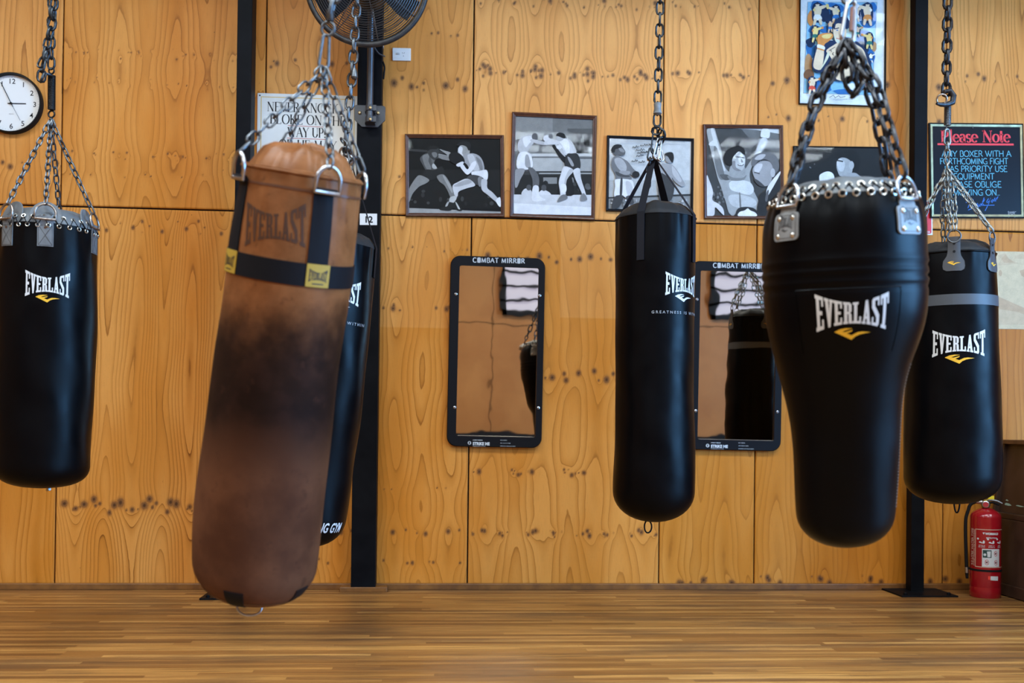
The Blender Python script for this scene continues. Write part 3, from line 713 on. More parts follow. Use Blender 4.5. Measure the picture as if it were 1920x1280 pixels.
A = [(.012, rect(130,345,1010,640), 0), (.02, rect(130,640,1010,1010), 0), (.05, [(130,440),(520,470),(520,490),(130,462)], 0)] + crowd(140,840,980,980,26,.02,.09,(10,26)) + [
 (.42, [(130,1005),(420,1015),(720,1030),(1010,1040),(1010,1056),(130,1056)], 0),
 (.10, [(240,540),(262,505),(300,485),(345,478),(410,492),(440,530),(442,580),(410,640),(360,668),(300,650),(262,590)]),
 (.22, [(262,520),(300,495),(330,500),(320,560),(345,620),(330,655),(290,615)]), (.16, [(345,520),(395,510),(420,545),(395,600),(360,590)]),
 (.055, [(312,470),(322,430),(365,416),(410,430),(424,470),(415,520),(385,552),(350,535),(325,510)]), (.02, [(310,465),(320,425),(365,412),(412,428),(395,448),(340,448)]),
 (.20, [(352,480),(392,478),(404,505),(385,528),(362,515)]), (.36, [(424,448),(470,460),(535,485),(530,550),(480,545),(430,525),(418,490),(500,505)]),
 (.26, [(420,500),(470,505),(545,535),(540,556),(470,548),(420,530)]), (.012, [(372,580),(388,545),(425,532),(455,560),(450,600),(415,625),(380,615)]), (.5, [(355,595),(372,585),(400,625),(380,635),(358,625)]),
 (.028, [(255,690),(300,640),(380,645),(445,610),(470,680),(400,720),(350,745),(300,720)]),
 (.30, [(240,694),(325,735),(300,770),(235,800),(185,850),(160,890),(140,945),(131,935),(133,835),(165,770),(200,720)]),
 (.24, [(400,705),(445,685),(480,700),(520,760),(545,815),(562,870),(585,895),(560,935),(528,905),(505,850),(470,790),(425,755)]), (.40, [(455,700),(480,710),(530,790),(550,850),(540,860),(500,790)]),
 (.58, [(525,905),(580,890),(588,910),(560,955),(520,955)]), (.03, [(430,1010),(500,975),(520,950),(560,955),(590,940),(640,1025),(600,1032),(560,1010),(520,1032),(435,1025)]), (.5, [(495,955),(515,945),(500,985),(480,990)]), (.6, [(575,950),(590,960),(620,1015),(600,1010)]),
 (.38, [(600,455),(620,415),(660,402),(700,430),(712,480),(690,520),(655,520),(625,505),(600,480)]), (.55, [(600,450),(622,420),(645,440),(640,490),(660,515),(628,505)]), (.015, [(588,410),(610,385),(660,370),(715,390),(722,440),(700,460),(680,425),(640,410),(605,415)]),
 (.30, [(640,515),(700,490),(755,490),(805,515),(835,560),(850,620),(845,680),(810,705),(750,690),(720,660),(690,600),(650,560)]), (.45, [(690,505),(740,500),(770,560),(800,620),(790,665),(740,640),(710,580)]), (.18, [(770,520),(820,560),(835,640),(810,640),(790,580)]),
 (.012, [(512,520),(530,485),(590,478),(640,510),(665,560),(640,590),(580,592),(530,565)]), (.62, [(585,592),(640,565),(655,580),(625,610),(595,612)]), (.62, [(620,610),(648,592),(690,640),(730,580),(770,560),(765,610),(705,684),(670,678)]),
 (.65, [(730,665),(800,655),(870,645),(885,700),(870,745),(830,715),(790,700),(740,700)]), (.05, [(685,715),(740,690),(830,718),(800,790),(750,770),(700,735)]), (.2, [(790,720),(830,715),(815,800),(795,790)]),
 (.52, [(690,728),(765,790),(680,820),(608,850),(596,895),(570,890),(548,800),(590,765)]), (.34, [(690,735),(730,765),(620,800),(560,800),(600,770)]), (.46, [(825,735),(875,745),(878,815),(930,860),(985,925),(1004,960),(1002,985),(950,940),(880,880),(825,830)]), (.7, [(960,935),(1000,905),(1006,990),(985,985)])]
photo('framed_photograph', 'wide brown-framed monochrome photo of two crouching boxers on black background', px(C1,97,305), px(C1,1035,316), px(C1,105,1086), C1, A, .022, BROWN_WOOD, (.014,.014,.016))

B = [(.20, [(1140,140),(1880,160),(1880,500),(1140,490)], 0), (.12, [(1640,250),(1880,250),(1880,500),(1640,500)], 0), (.28, rect(1140,140,1500,330), 0)] + crowd(1630,360,1870,490,22,.012,.05,(16,34)) + [(.45, ell(1855,455,18,30))] + [
 (.62, rect(1280,488,1880,515), 0), (.2, rect(1280,515,1880,530), 0), (.5, rect(1310,530,1590,655), 0), (.42, rect(1590,540,1880,665), 0), (.06, rect(1140,655,1880,690), 0), (.5, rect(1370,672,1880,682), 0), (.03, rect(1140,690,1880,885), 0), (.3, rect(1410,715,1540,775), 0), (.28, rect(1620,715,1700,765), 0)] + crowd(1370,770,1860,850,16,.02,.12,(16,34)) + [
 (.55, [(1205,880),(1225,830),(1270,820),(1300,850),(1300,880)]), (.08, ell(1272,812,24,28)), (.6, [(1365,885),(1380,845),(1420,835),(1470,860),(1475,885)]), (.07, ell(1415,815,25,30)),
 (.55, [(1130,878),(1880,882),(1880,1075),(1130,1075)], 0), (.68, [(1130,960),(1880,1000),(1880,1075),(1130,1075)], 0),
 (.015, [(1490,410),(1550,405),(1600,470),(1650,520),(1620,600),(1590,700),(1560,760),(1540,860),(1555,880),(1700,880),(1680,700),(1760,860),(1740,700),(1640,560),(1590,560)]),
 (.45, [(1175,375),(1215,325),(1300,312),(1340,345),(1310,400),(1270,460),(1240,490),(1190,485),(1165,430)]), (.62, [(1215,340),(1290,320),(1320,345),(1280,390),(1240,430)]), (.1, ell(1330,330,30,34)), (.42, [(1300,352),(1360,365),(1445,388),(1440,410),(1360,400),(1290,372)]),
 (.66, [(1180,488),(1280,485),(1312,600),(1270,640),(1160,625)]), (.3, [(1240,510),(1270,510),(1290,620),(1240,610)]), (.11, [(1265,625),(1320,635),(1368,715),(1362,808),(1312,812),(1305,730)]), (.66, [(1312,805),(1364,802),(1372,890),(1430,925),(1400,938),(1306,934)]), (.28, [(1150,640),(1235,640),(1190,740),(1160,810),(1140,800),(1140,700)]),
 (.62, ell(1445,345,38,30)), (.15, ell(1480,325,22,22)), (.55, [(1425,372),(1480,358),(1560,362),(1610,345),(1660,360),(1700,420),(1722,490),(1650,505),(1612,500),(1590,450),(1550,405),(1430,408)]), (.7, [(1560,365),(1610,350),(1650,375),(1660,470),(1630,490),(1600,430)]), (.5, [(1660,370),(1690,390),(1722,480),(1700,480)]),
 (.42, [(1530,345),(1545,315),(1590,310),(1605,345),(1580,372),(1545,370)]), (.015, [(1528,320),(1560,292),(1610,305),(1618,345),(1595,345),(1560,330)]), (.45, [(1520,405),(1560,415),(1600,470),(1618,520),(1590,500),(1550,450)]), (.65, ell(1560,430,26,20)),
 (.03, [(1632,500),(1680,490),(1732,492),(1760,560),(1757,635),(1700,645),(1615,610)]), (.3, [(1640,520),(1670,540),(1700,600),(1680,610),(1650,560)]),
 (.6, [(1608,612),(1695,648),(1650,710),(1622,760),(1612,800),(1622,870),(1600,930),(1560,950),(1540,950),(1570,880),(1556,770),(1575,690)]), (.42, [(1660,640),(1695,650),(1640,720),(1622,790),(1605,800),(1625,700)]), (.56, [(1695,648),(1752,632),(1768,730),(1800,830),(1822,910),(1822,938),(1765,940),(1778,880),(1735,780),(1705,710)]),
 (.16, [(1540,950),(1575,890),(1620,880),(1640,915),(1590,940)]), (.2, [(1762,940),(1770,880),(1800,870),(1826,930)]), (.72, [(1570,790),(1622,785),(1626,850),(1585,860)])]
photo('framed_photograph', 'tall dark-framed monochrome photo of two boxers in a ring, hung highest of its row', px(C1,1113,95), px(C1,1919,132), px(C1,1092,1092), C1, B, .024, BROWN_WOOD, (.2,.2,.21))

Cc = [(.60, rect(150,340,960,1040), 0), (.5, rect(150,740,960,900), 0), (.05, [(150,900),(950,870),(950,890),(150,915)], 0), (.3, [(150,915),(940,890),(940,1040),(150,1040)], 0)] + crowd(150,925,940,1015,70,.015,.7,(7,15)) + [
 (.10, [(186,470),(192,430),(230,405),(275,408),(300,440),(318,470),(312,500),(285,512),(262,500),(255,520),(240,515),(215,500)]), (.02, [(186,470),(195,425),(235,402),(285,412),(262,440),(225,450),(215,480)]), (.22, [(255,440),(290,445),(312,470),(300,480),(270,470)]),
 (.16, [(185,570),(205,525),(245,512),(300,540),(345,570),(395,635),(445,680),(440,712),(395,705),(360,690),(375,735),(240,740),(225,690),(190,625)]), (.36, [(215,545),(260,530),(300,555),(330,610),(320,660),(270,650),(230,600)]), (.28, [(270,655),(360,660),(350,690),(270,690)]), (.07, [(225,660),(300,690),(360,700),(345,715),(250,705)]),
 (.02, ell(418,690,36,32)), (.68, [(228,735),(375,742),(400,800),(415,840),(375,900),(330,915),(290,890),(215,900),(222,800)]), (.05, [(272,735),(292,735),(285,895),(265,895)]), (.5, [(320,760),(370,770),(390,850),(340,890)]),
 (.05, [(215,900),(300,890),(285,950),(250,1005),(190,1012)]), (.06, [(320,905),(375,890),(400,960),(360,960)]),
 (.30, [(655,600),(700,585),(765,600),(815,660),(865,745),(882,785),(850,802),(790,760),(760,720),(780,800),(770,870),(740,940),(650,940),(640,760)]), (.45, [(760,610),(800,650),(850,740),(830,760),(770,690)]), (.05, [(640,680),(770,760),(775,870),(740,940),(645,940)]),
 (.26, [(695,520),(740,505),(765,545),(745,580),(710,570)]), (.02, [(688,500),(720,480),(765,482),(778,530),(765,578),(745,560),(720,520)])]
def hand(pts): return [(.02, q, 0) for q in strokes(pts, 5)]
for (x, y, w) in ((385,440,60), (455,425,75), (540,415,40), (415,470,85), (430,495,60), (490,490,40), (420,525,70), (375,575,60), (440,585,60)):
    zz = [(x + w*i/8, y - 8*(i % 2)*(1 + (i*7 % 3)*.8) - w*i/8*.1) for i in range(9)]; Cc += hand(zz)
Cc += [(.25, q, 0) for q in strokes([(190,356),(880,386)], 4)] + [(.3, q, 0) for q in strokes([(190,370),(700,388)], 4)]
photo('framed_photograph', 'black-framed signed monochrome photo hung behind the webbing straps of a black bag', px(C2,145,318), px(C2,970,348), px(C2,123,1035), C2, Cc, .016, BLACK_FRAME, (.6,.6,.6))

Dd = [(.07, rect(1080,240,1790,1090), 0), (.16, [(1420,250),(1790,250),(1790,480),(1560,420)], 0), (.62, [(1300,247),(1790,247),(1790,300),(1560,262)], 0), (.10, [(1150,420),(1520,420),(1500,700),(1200,700)], 0)] + crowd(1100,800,1260,960,30,.02,.3,(8,16)) + [
 (.40, [(1092,270),(1130,250),(1165,250),(1190,330),(1225,440),(1255,590),(1300,660),(1370,690),(1430,670),(1480,600),(1530,520),(1570,420),(1600,335),(1675,342),(1650,420),(1600,500),(1540,580),(1500,680),(1520,800),(1580,930),(1590,1000),(1540,1070),(1330,1078),(1270,940),(1225,800),(1195,720),(1160,580),(1120,420)]),
 (.62, [(1130,265),(1160,260),(1200,400),(1240,560),(1270,650),(1225,620),(1170,420)]), (.2, [(1160,420),(1200,460),(1250,640),(1260,730),(1210,720),(1170,580)]), (.12, [(1215,690),(1290,690),(1320,730),(1260,740)]),
 (.66, [(1310,760),(1400,740),(1500,760),(1540,830),(1500,880),(1400,860),(1320,830)]), (.55, [(1300,890),(1420,880),(1540,920),(1560,980),(1450,1010),(1330,980)]), (.2, [(1400,870),(1410,870),(1420,1000),(1405,1000)]), (.25, [(1290,700),(1420,720),(1470,690),(1440,740),(1330,745)]),
 (.7, [(1612,265),(1640,252),(1685,262),(1690,325),(1665,345),(1605,330)]), (.1, [(1600,332),(1670,345),(1665,358),(1598,345)]), (.6, [(1610,345),(1665,352),(1640,420),(1560,520),(1570,440)]), (.62, [(1112,395),(1160,360),(1195,390),(1180,415),(1125,415)]),
 (.36, [(1325,600),(1442,600),(1455,690),(1400,720),(1310,700)]), (.5, [(1322,560),(1350,510),(1400,468),(1445,500),(1458,550),(1450,610),(1425,650),(1380,655),(1335,620)]), (.68, [(1400,500),(1440,510),(1452,560),(1440,600),(1405,580),(1390,540)]), (.22, [(1330,570),(1360,560),(1370,620),(1420,650),(1375,655),(1335,625)]),
 (.015, [(1250,540),(1262,480),(1310,440),(1380,412),(1440,435),(1458,490),(1440,500),(1400,470),(1360,500),(1335,540),(1330,600),(1300,600),(1275,590)]), (.05, strokes([(1375,520),(1410,525)], 9)[0], 0), (.05, strokes([(1425,528),(1448,530)], 8)[0], 0), (.05, [(1385,592),(1420,598),(1445,588),(1430,606),(1395,606)]), (.7, strokes([(1395,597),(1430,598)], 5)[0], 0), (.25, [(1420,540),(1438,570),(1418,572)]),
 (.30, [(1525,645),(1560,590),(1620,560),(1690,570),(1720,640),(1700,760),(1650,800),(1590,770),(1545,720)]), (.5, [(1540,630),(1570,590),(1620,590),(1600,650),(1560,680)]), (.14, [(1515,590),(1530,520),(1590,485),(1680,478),(1750,510),(1775,580),(1772,640),(1730,680),(1710,590),(1650,545),(1580,560),(1540,610)]), (.38, [(1545,540),(1590,500),(1650,500),(1620,540),(1580,550)]), (.42, ell(1718,672,22,42)), (.05, strokes([(1545,668),(1590,680)], 10)[0], 0), (.06, [(1540,730),(1580,745),(1640,800),(1600,800),(1560,770)]),
 (.025, [(1790,690),(1790,1085),(1580,1085),(1590,900),(1640,850),(1700,790)]), (.66, [(1672,800),(1780,665),(1785,690),(1690,860),(1655,905)]), (.1, [(1660,850),(1680,840),(1665,940),(1645,930)]),
 (.58, [(1088,715),(1115,745),(1150,850),(1145,930),(1200,965),(1245,1010),(1255,1075),(1215,1040),(1170,1000),(1160,1075),(1090,1085)]), (.03, [(1365,1060),(1390,1010),(1460,995),(1540,1010),(1585,1060),(1580,1085),(1365,1085)]), (.72, [(1395,1085),(1402,1045),(1450,1030),(1480,1010),(1505,1030),(1550,1050),(1558,1085)])]
photo('framed_photograph', 'red-brown-framed monochrome photo of a cheering boxer with raised arms', px(C2,1055,213), px(C2,1814,222), px(C2,1052,1110), C2, Dd, .022, BROWN_WOOD, (.08,.08,.085))

E = [(.02, rect(320,820,880,1250), 0)] + crowd(400,860,520,980,7,.3,.6,(2,3)) + [
 (.38, [(577,945),(590,905),(630,890),(660,925),(668,975),(640,1010),(600,1005),(585,980)]), (.55, [(578,925),(600,905),(625,930),(615,975),(590,970)]), (.015, [(572,892),(600,868),(655,856),(700,875),(714,920),(700,975),(675,985),(668,930),(640,905),(610,898),(585,905)]), (.45, ell(662,942,15,24)), (.05, strokes([(585,915),(612,920)], 8)[0], 0),
 (.35, [(620,1000),(680,985),(720,1010),(800,1060),(860,1120),(860,1240),(560,1240),(580,1060)]), (.72, [(478,1010),(500,985),(535,978),(562,1000),(560,1060),(500,1080)])]
photo('framed_photograph', 'narrow-framed dark monochrome photo of a boxer in profile behind the bulbous bag', px(C3,328,832), px(C3,868,838), px(C3,326,1236), C3, E, .008, BLACK_FRAME, (.02,.02,.022), depth=.014)

# the colour collage of painted boxers
C6 = (1480, 0, 6.095)
SK, SK2, BLU, LBL, NAVY, ORG, WHT, YEL, GRN, BRN = (.72,.60,.42), (.60,.45,.30), (.03,.16,.42), (.25,.50,.68), (.012,.03,.08), (.62,.26,.07), (.75,.76,.72), (.72,.58,.22), (.03,.16,.14), (.22,.10,.05)
P = [((.72,.74,.74), rect(60,-200,1130,1230), 0), ((.35,.36,.37), [(215,8),(1018,12),(962,1082),(168,1058)], 0), (LBL, [(222,14),(1010,18),(955,1075),(178,1050)], 0)]
for (x, y, rx, ry, c) in ((330,60,90,60,BLU),(520,90,120,70,BLU),(900,200,100,110,BLU),(420,150,60,90,NAVY),(300,330,70,60,BLU),(260,560,60,110,BLU),(250,480,50,60,NAVY),(230,730,50,110,(.5,.28,.13)),(240,850,60,70,BRN),(420,700,90,80,NAVY),(380,970,120,90,BLU),(560,960,90,90,LBL),(760,330,100,70,GRN),(860,420,110,90,BLU),(930,640,60,90,BLU),(820,560,90,90,NAVY),(980,520,30,60,(.5,.28,.13)),(880,1000,80,60,LBL),(720,1000,80,60,WHT),(640,1040,120,30,BLU),(480,210,70,60,NAVY),(700,110,60,80,LBL),(960,80,50,60,BLU),(250,200,40,80,ORG),(420,330,60,40,BLU)):
    P.append((c, [(x + rx*r_.uniform(.8,1.15)*math.cos(2*PI*i/9), y + ry*r_.uniform(.8,1.15)*math.sin(2*PI*i/9)) for i in range(9)]))
def fighter(x, y, s, c, shorts, glove, flip=1):
    q = lambda pts: [(x + flip*s*a, y + s*b) for a, b in pts]
    return [(NAVY, q([(-38,-52),(20,-62),(62,-20),(58,60),(40,130),(-44,120),(-56,20)])), (c, q([(-30,-20),(10,-32),(40,-14),(36,40),(20,66),(-24,64),(-34,20)])), (c, q([(20,-24),(70,-40),(92,-30),(76,-14),(40,0)])), (glove, q([(84,-46),(108,-48),(112,-22),(90,-16)])), (c, q([(-20,-50),(0,-62),(18,-48),(12,-28),(-12,-28)])), (NAVY, q([(-24,-50),(-2,-72),(22,-56),(10,-48),(-10,-48)])), (glove, q([(-46,6),(-30,-8),(-20,8),(-34,24)])), (shorts, q([(-28,58),(24,58),(42,104),(-36,108)])), (c, q([(-34,104),(-8,104),(-24,160),(-44,158)])), (c, q([(10,104),(38,102),(44,150),(26,156)]))]
for a in ((330,95,1.15,SK,WHT,YEL,1),(540,110,.95,SK,BLU,YEL,-1),(770,110,.85,SK,WHT,WHT,1),(900,100,1.15,SK,ORG,WHT,-1),(300,340,.85,YEL,GRN,ORG,1),(920,420,.85,YEL,GRN,ORG,-1),(780,330,.6,SK2,GRN,ORG,1),(470,270,.6,SK2,BLU,ORG,1),(260,930,.9,SK,(.6,.08,.05),ORG,1),(430,820,.75,SK,BLU,ORG,-1),(880,920,.7,SK,(.5,.1,.1),WHT,1),(930,640,.5,WHT,BLU,WHT,1)): P += fighter(*a)
P += [(NAVY, [(300,520),(420,470),(520,460),(640,440),(760,470),(880,580),(930,720),(940,860),(860,890),(520,920),(470,700),(400,820),(300,820),(255,740),(290,600)]),
 (SK, [(420,580),(500,520),(560,490),(680,490),(780,520),(850,580),(890,700),(930,800),(910,850),(840,850),(760,900),(540,910),(500,720),(460,640)]), (SK, [(325,540),(390,570),(386,700),(360,790),(318,798),(276,770),(278,700)]), ((.62,.66,.5), [(440,590),(450,650),(385,760),(350,800),(390,720)]),
 (ORG, [(322,430),(345,395),(420,378),(488,385),(494,430),(440,480),(408,500),(380,545),(328,520)]), (YEL, [(370,410),(440,390),(484,400),(450,440),(390,440)]), (WHT, [(322,508),(402,535),(392,575),(322,555)]), (ORG, [(322,548),(392,568),(390,582),(322,562)]),
 (SK, [(500,330),(520,285),(580,265),(640,290),(650,400),(620,460),(570,500),(530,480),(505,410)]), ((.6,.66,.55), [(510,400),(540,440),(580,480),(560,500),(525,470)]), (NAVY, [(500,310),(520,240),(590,195),(660,205),(690,270),(670,330),(640,330),(620,290),(570,270),(530,280),(515,340)]), (NAVY, strokes([(522,332),(562,322)], 12)[0], 0), (NAVY, strokes([(592,340),(632,330)], 12)[0], 0), (BLU, ell(545,348,12,7)), (BLU, ell(610,352,12,7)), ((.5,.2,.15), strokes([(535,440),(580,448)], 9)[0], 0), (SK2, [(565,350),(585,400),(560,405)])]
P += [(INK_ := (.05,.06,.08), q, 0) for q in strokes([(450,582),(520,540)], 6) + strokes([(470,575),(480,590)], 6) + strokes([(505,600),(490,620),(505,632)], 6)]
P += [((.2,.2,.22), q, 0) for q in strokes([(455,1115),(500,1090),(520,1120),(560,1095),(580,1118),(635,1105)], 7) + strokes([(500,1136),(660,1136)], 4) + strokes([(672,1098),(720,1098)], 4) + strokes([(672,1118),(724,1118)], 4) + strokes([(672,1136),(720,1136)], 4) + strokes([(520,1150),(600,1152)], 3)]
photo('framed_poster', 'black-framed colour collage of painted boxers above the bulbous bag', (1500.5,-17), (1663,-10), (1490.7,194), C6, P, .008, BLACK_FRAME, (.72,.74,.74), depth=.02, group=None)

# ---- hand lettered white sign
CN = (470, 160, 8.0)
f = Flat('lettered_sign', 'white hand-lettered sign with yellow border line behind the brown leather bag', 'sign', px(CN,103,113), px(CN,1612,161), (481,392), .008)
W, h = f.w/2, f.h; c = f.crop(*CN)
b_ = MB(); b_.box((0, -.004, h/2), (f.w, .008, h)); obj('board', b_, mat('white_sign_paint', (.70,.71,.69), .4, noise=(5, (.60,.60,.56), .05)), f.root, bevel=.001)
yl = MB(); i0 = .021
for p in (rect(-W+i0, i0, -W+i0+.0042, h-i0), rect(W-i0-.0042, i0, W-i0, h-i0), rect(-W+i0, h-i0-.0042, W-i0, h-i0), rect(-W+i0, i0, W-i0, i0+.0042)): yl.polys([p], -.0084)
obj('border_line', yl, mat('sign_yellow', (.62,.40,.05), .5), f.root)
tx = MB()
for txt, x0, y0, x1, y1, hh in (('NEVER KNOCK A',245,386,1480,428,140), ('BLOKE ON THE',288,571,1424,610,143), ('WAY UP!',556,770,1132,786,142), ('OR HE MAY',424,948,1285,982,140), ('KNOCK YOU ON',262,1140,1480,1180,140)):
    p0, p1, p2 = c(x0, y0), c(x1, y1), c(x0, y0-hh)
    tx.polys(lettering(txt, *p0, *p1, p2[1]-p0[1], thick=.135, thin=.045, track=.03), -.0086)
obj('lettering', tx, INK, f.root)
ul = MB()
for x0, y0, x1, y1 in ((560,602,1130,628), (545,790,1126,812)): ul.polys(strokes([c(x0,y0), c(x1,y1)], .0035), -.0084)
obj('underline', ul, mat('sign_red', (.42,.06,.04), .5), f.root)
for q in (c(138,150), c(140,1700)):
    s_ = MB(); s_.lathe([(.005,-.002),(.005,.0),(.003,.002)], 10, Matrix.Translation((q[0],-.0085,q[1])) @ Matrix.Rotation(PI/2,4,'X')); obj('screw', s_, BLACK_PLASTIC, f.root)

# ---- black notice
CP = (1730, 220, 6.4)
f = Flat('notice_board', 'black notice with red heading and pale blue capitals in a gold border', 'sign', px(CP,75,64), px(CP,1207,75), px(CP,70,1206), .014)
W, h = f.w/2, f.h; c = f.crop(*CP)
b_ = MB(); b_.box((0, -.006, h/2), (f.w-.006, .012, h-.006)); obj('board', b_, mat('notice_black', (.010,.011,.015), .3), f.root)
fr = MB(); fr.frame(-W, 0, W, h, [(0,0),(0,-.015),(.006,-.017),(.006,-.012)]); obj('frame', fr, BLACK_FRAME, f.root)
gd = MB(); gd.frame(-W+.009, .009, W-.009, h-.009, [(0,-.0125),(0,-.0165),(.014,-.0150),(.014,-.0125)]); obj('gold_border', gd, mat('tarnished_gold', (.36,.30,.16), .38, .85, noise=(25, (.22,.18,.10), .1)), f.root)
rd = MB(); p0, p1, p2 = c(222,296), c(1052,296), c(222,158)
hh = p2[1]-p0[1]
rd.polys(lettering('Please Note', *p0, *p1, hh, thick=.20, thin=.065, track=.0), -.0128); rd.polys(strokes([c(180,320), c(1093,325)], .0125, 0), -.0128)
obj('heading', rd, mat('notice_red', (.75,.010,.018), .4), f.root)
bl = MB()
for txt, x0, x1, y0, y1 in (('ANY BOXER WITH A',230,1068,400,470), ('FORTHCOMING FIGHT',206,1030,490,560), ('HAS PRIORITY USE',262,1020,581,651), ('EQUIPMENT',370,866,672,743), ('PLEASE OBLIGE',275,950,768,838), ('BY MOVING ON...',222,932,863,934)):
    p0, p1, p2 = c(x0, y1), c(x1, y1), c(x0, y0); bl.polys(lettering(txt, *p0, *p1, p2[1]-p0[1], thick=.105, thin=.105, serif=False, track=-.03), -.0128)
obj('lettering', bl, mat('notice_light_blue', (.10,.42,.56), .4), f.root)
sc = MB()
TH = [[(520,1020),(565,1000),(610,985)],[(575,995),(560,1040),(545,1085)],[(590,1075),(620,990),(600,1050),(625,1030),(622,1065)],[(660,1030),(640,1050),(645,1062),(668,1040),(664,1062)],[(680,1062),(690,1030),(688,1050),(705,1030),(702,1060)],[(705,1058),(738,965)],[(745,985),(718,1028),(735,1052)],
      [(790,975),(768,1010),(775,1025),(800,1000),(815,970)],[(812,975),(790,1040),(752,1118)],[(840,985),(822,1010),(835,1020),(852,990),(840,985)],[(868,965),(856,1000),(868,1005),(885,970)],[(890,965),(880,1005)],[(905,950),(880,1000)],[(550,1110),(620,1080),(720,1055),(860,1052)]]
for p in TH: sc.polys(strokes([c(*q) for q in p], .0042), -.0129)
obj('script', sc, mat('notice_blue', (.015,.13,.52), .4), f.root)
sg = MB()
for p in ([(1022,1135),(1035,1125),(1030,1165)], [(1040,1140),(1060,1130),(1052,1150),(1078,1128),(1072,1150),(1098,1125),(1090,1148),(1120,1128)], [(1028,1160),(1060,1150),(1068,1165),(1100,1150),(1108,1160)]): sg.polys(strokes([c(*q) for q in p], .0032), -.0129)
obj('signature', sg, GREY_INK, f.root)
for q in (c(600,128), c(1030,1196), c(1102,1198), c(376,1192)):
    s_ = MB(); s_.lathe([(.0045,-.002),(.0045,.001),(.002,.003)], 10, Matrix.Translation((q[0],-.0155,q[1])) @ Matrix.Rotation(PI/2,4,'X')); obj('screw', s_, DULL, f.root)

# ---- extinguisher sign, partly behind the bag
CE = (1690, 360, 8.0)
f = Flat('extinguisher_sign', 'small red and white fire extinguisher sign below the black notice', 'sign', (1690,375.5), px(CE,463,128), (1688.5,440), .003)
W, h = f.w/2, f.h; c = f.crop(*CE)
b_ = MB(); b_.box((0,-.0015,h/2), (f.w,.003,h)); obj('plate', b_, WHITE_PLASTIC, f.root)
r1 = MB(); i1 = .007; r1.polys([rrect(-W+i1, i1, W-i1, h-i1, .012)], -.0034); obj('red_field', r1, RED_INK, f.root)
w1 = MB(); w1.polys([[c(*p) for p in ((190,175),(300,160),(330,150),(352,165),(352,440),(345,560),(190,560))], rect(c(250,0)[0], c(0,520)[1], c(353,0)[0], c(0,180)[1])], -.0037)
w1.polys(strokes([c(310,170), c(350,188)], .004), -.0038)
w1.polys(shift(bfont('FIRE EXTINGUISHER', .0125, .0003, 'RIGHT', f.w*.84), W*.84, c(0,612)[1]), -.0037); obj('pictogram', w1, WHITE_INK, f.root)

# ---- number plate 12 on the middle column, beige drawing at the edge
def small_plate(name, label, cat, TL, TR, BL, back, m, depth=.003):
    f = Flat(name, label, cat, TL, TR, BL, depth, back=back); b_ = MB(); b_.box((0,-depth/2,f.h/2), (f.w, depth, f.h)); obj('plate', b_, m, f.root, bevel=.0008); return f
COLY = .125                                   # how far the middle column stands off the wall
f = small_plate('number_plate', 'small white plate numbered 12 on the black middle column', 'sign', (674.5,400), (707,400.5), (674.3,421.5), COLY, WHITE_PLASTIC)
n_ = MB(); n_.polys(shift(bfont('12', f.h*.56, .0016), 0, f.h*.22), -.0034); obj('numerals', n_, INK, f.root)

f = Flat('wall_print', 'beige print with faint brown drawing, pinned at the edge of the picture', 'poster', (1840,470.5), (1990,473), (1838,616), .003)
W, h = f.w/2, f.h; c = f.crop(1690, 360, 8.0)
pm = MB(); pm.cur = (.60,.49,.31); pm.face([(-W,-.003,0),(W,-.003,0),(W,-.003,h),(-W,-.003,h)])
BR1, BR2 = (.42,.24,.14), (.52,.38,.24)
for k, (cc, pts) in enumerate(((BR2, [(1440,950),(1560,920),(1620,1000),(1760,1070),(1600,1090),(1450,1100),(1500,1000)]), (BR1, [(1560,930),(1600,990),(1700,1060),(1540,1060),(1500,1000)]), (BR2, [(1700,960),(1800,920),(1900,960),(1900,1000),(1700,1000)]), (BR1, ell(1485,1215,26,48)), (BR1, [(1770,1180),(1860,1150),(1900,1200),(1860,1290),(1800,1250)]), (BR1, [(1440,1560),(1760,1700),(1980,1800),(1980,1960),(1440,1980)]), (BR2, [(1440,1750),(1760,1800),(1980,1900),(1980,1990),(1440,1990)]))):
    pm.cur = tuple(.5*a+.5*b for a, b in zip(cc, (.60,.49,.31))); pm.face([((q := c(*p))[0], -.0031-.0001*k, q[1]) for p in pts])
obj('print', pm, ART, f.root)
bk_ = MB(); bk_.box((0,-.0015,h/2), (f.w-.001,.0022,h-.001)); obj('backing', bk_, BROWN_WOOD, f.root)

# ---- power outlet
f = Flat('power_outlet', 'white single power outlet with switch beside the fan', 'outlet', (735.8,89.3), (770.3,90.2), (735.4,113), .011)
W, h = f.w/2, f.h
b_ = MB(); b_.box((0,-.0055,h/2), (f.w,.011,h)); obj('plate', b_, WHITE_PLASTIC, f.root, bevel=.003)
b_ = MB(); b_.frame(-W*.68, h*.17, W*.70, h*.86, [(0,-.0112),(0,-.0122),(.0012,-.0122),(.0012,-.0112)]); obj('raised_edge', b_, WHITE_PLASTIC, f.root)
b_ = MB(); b_.box((-W*.36,-.0135,h*.52), (.017,.006,.011)); b_.box((-W*.36,-.0168,h*.52), (.008,.001,.003)); obj('switch', b_, mat('outlet_grey', (.50,.51,.51), .4), f.root, bevel=.001)
b_ = MB()
for x, z, an in ((W*.10,h*.60,.5), (W*.28,h*.60,-.5), (W*.19,h*.36,0)): b_.polys([[(x+q[0]*math.cos(an)-q[1]*math.sin(an), z+q[0]*math.sin(an)+q[1]*math.cos(an)) for q in rect(-.0012,-.004,.0012,.004)]], -.0116)
obj('socket_slots', b_, INK, f.root)

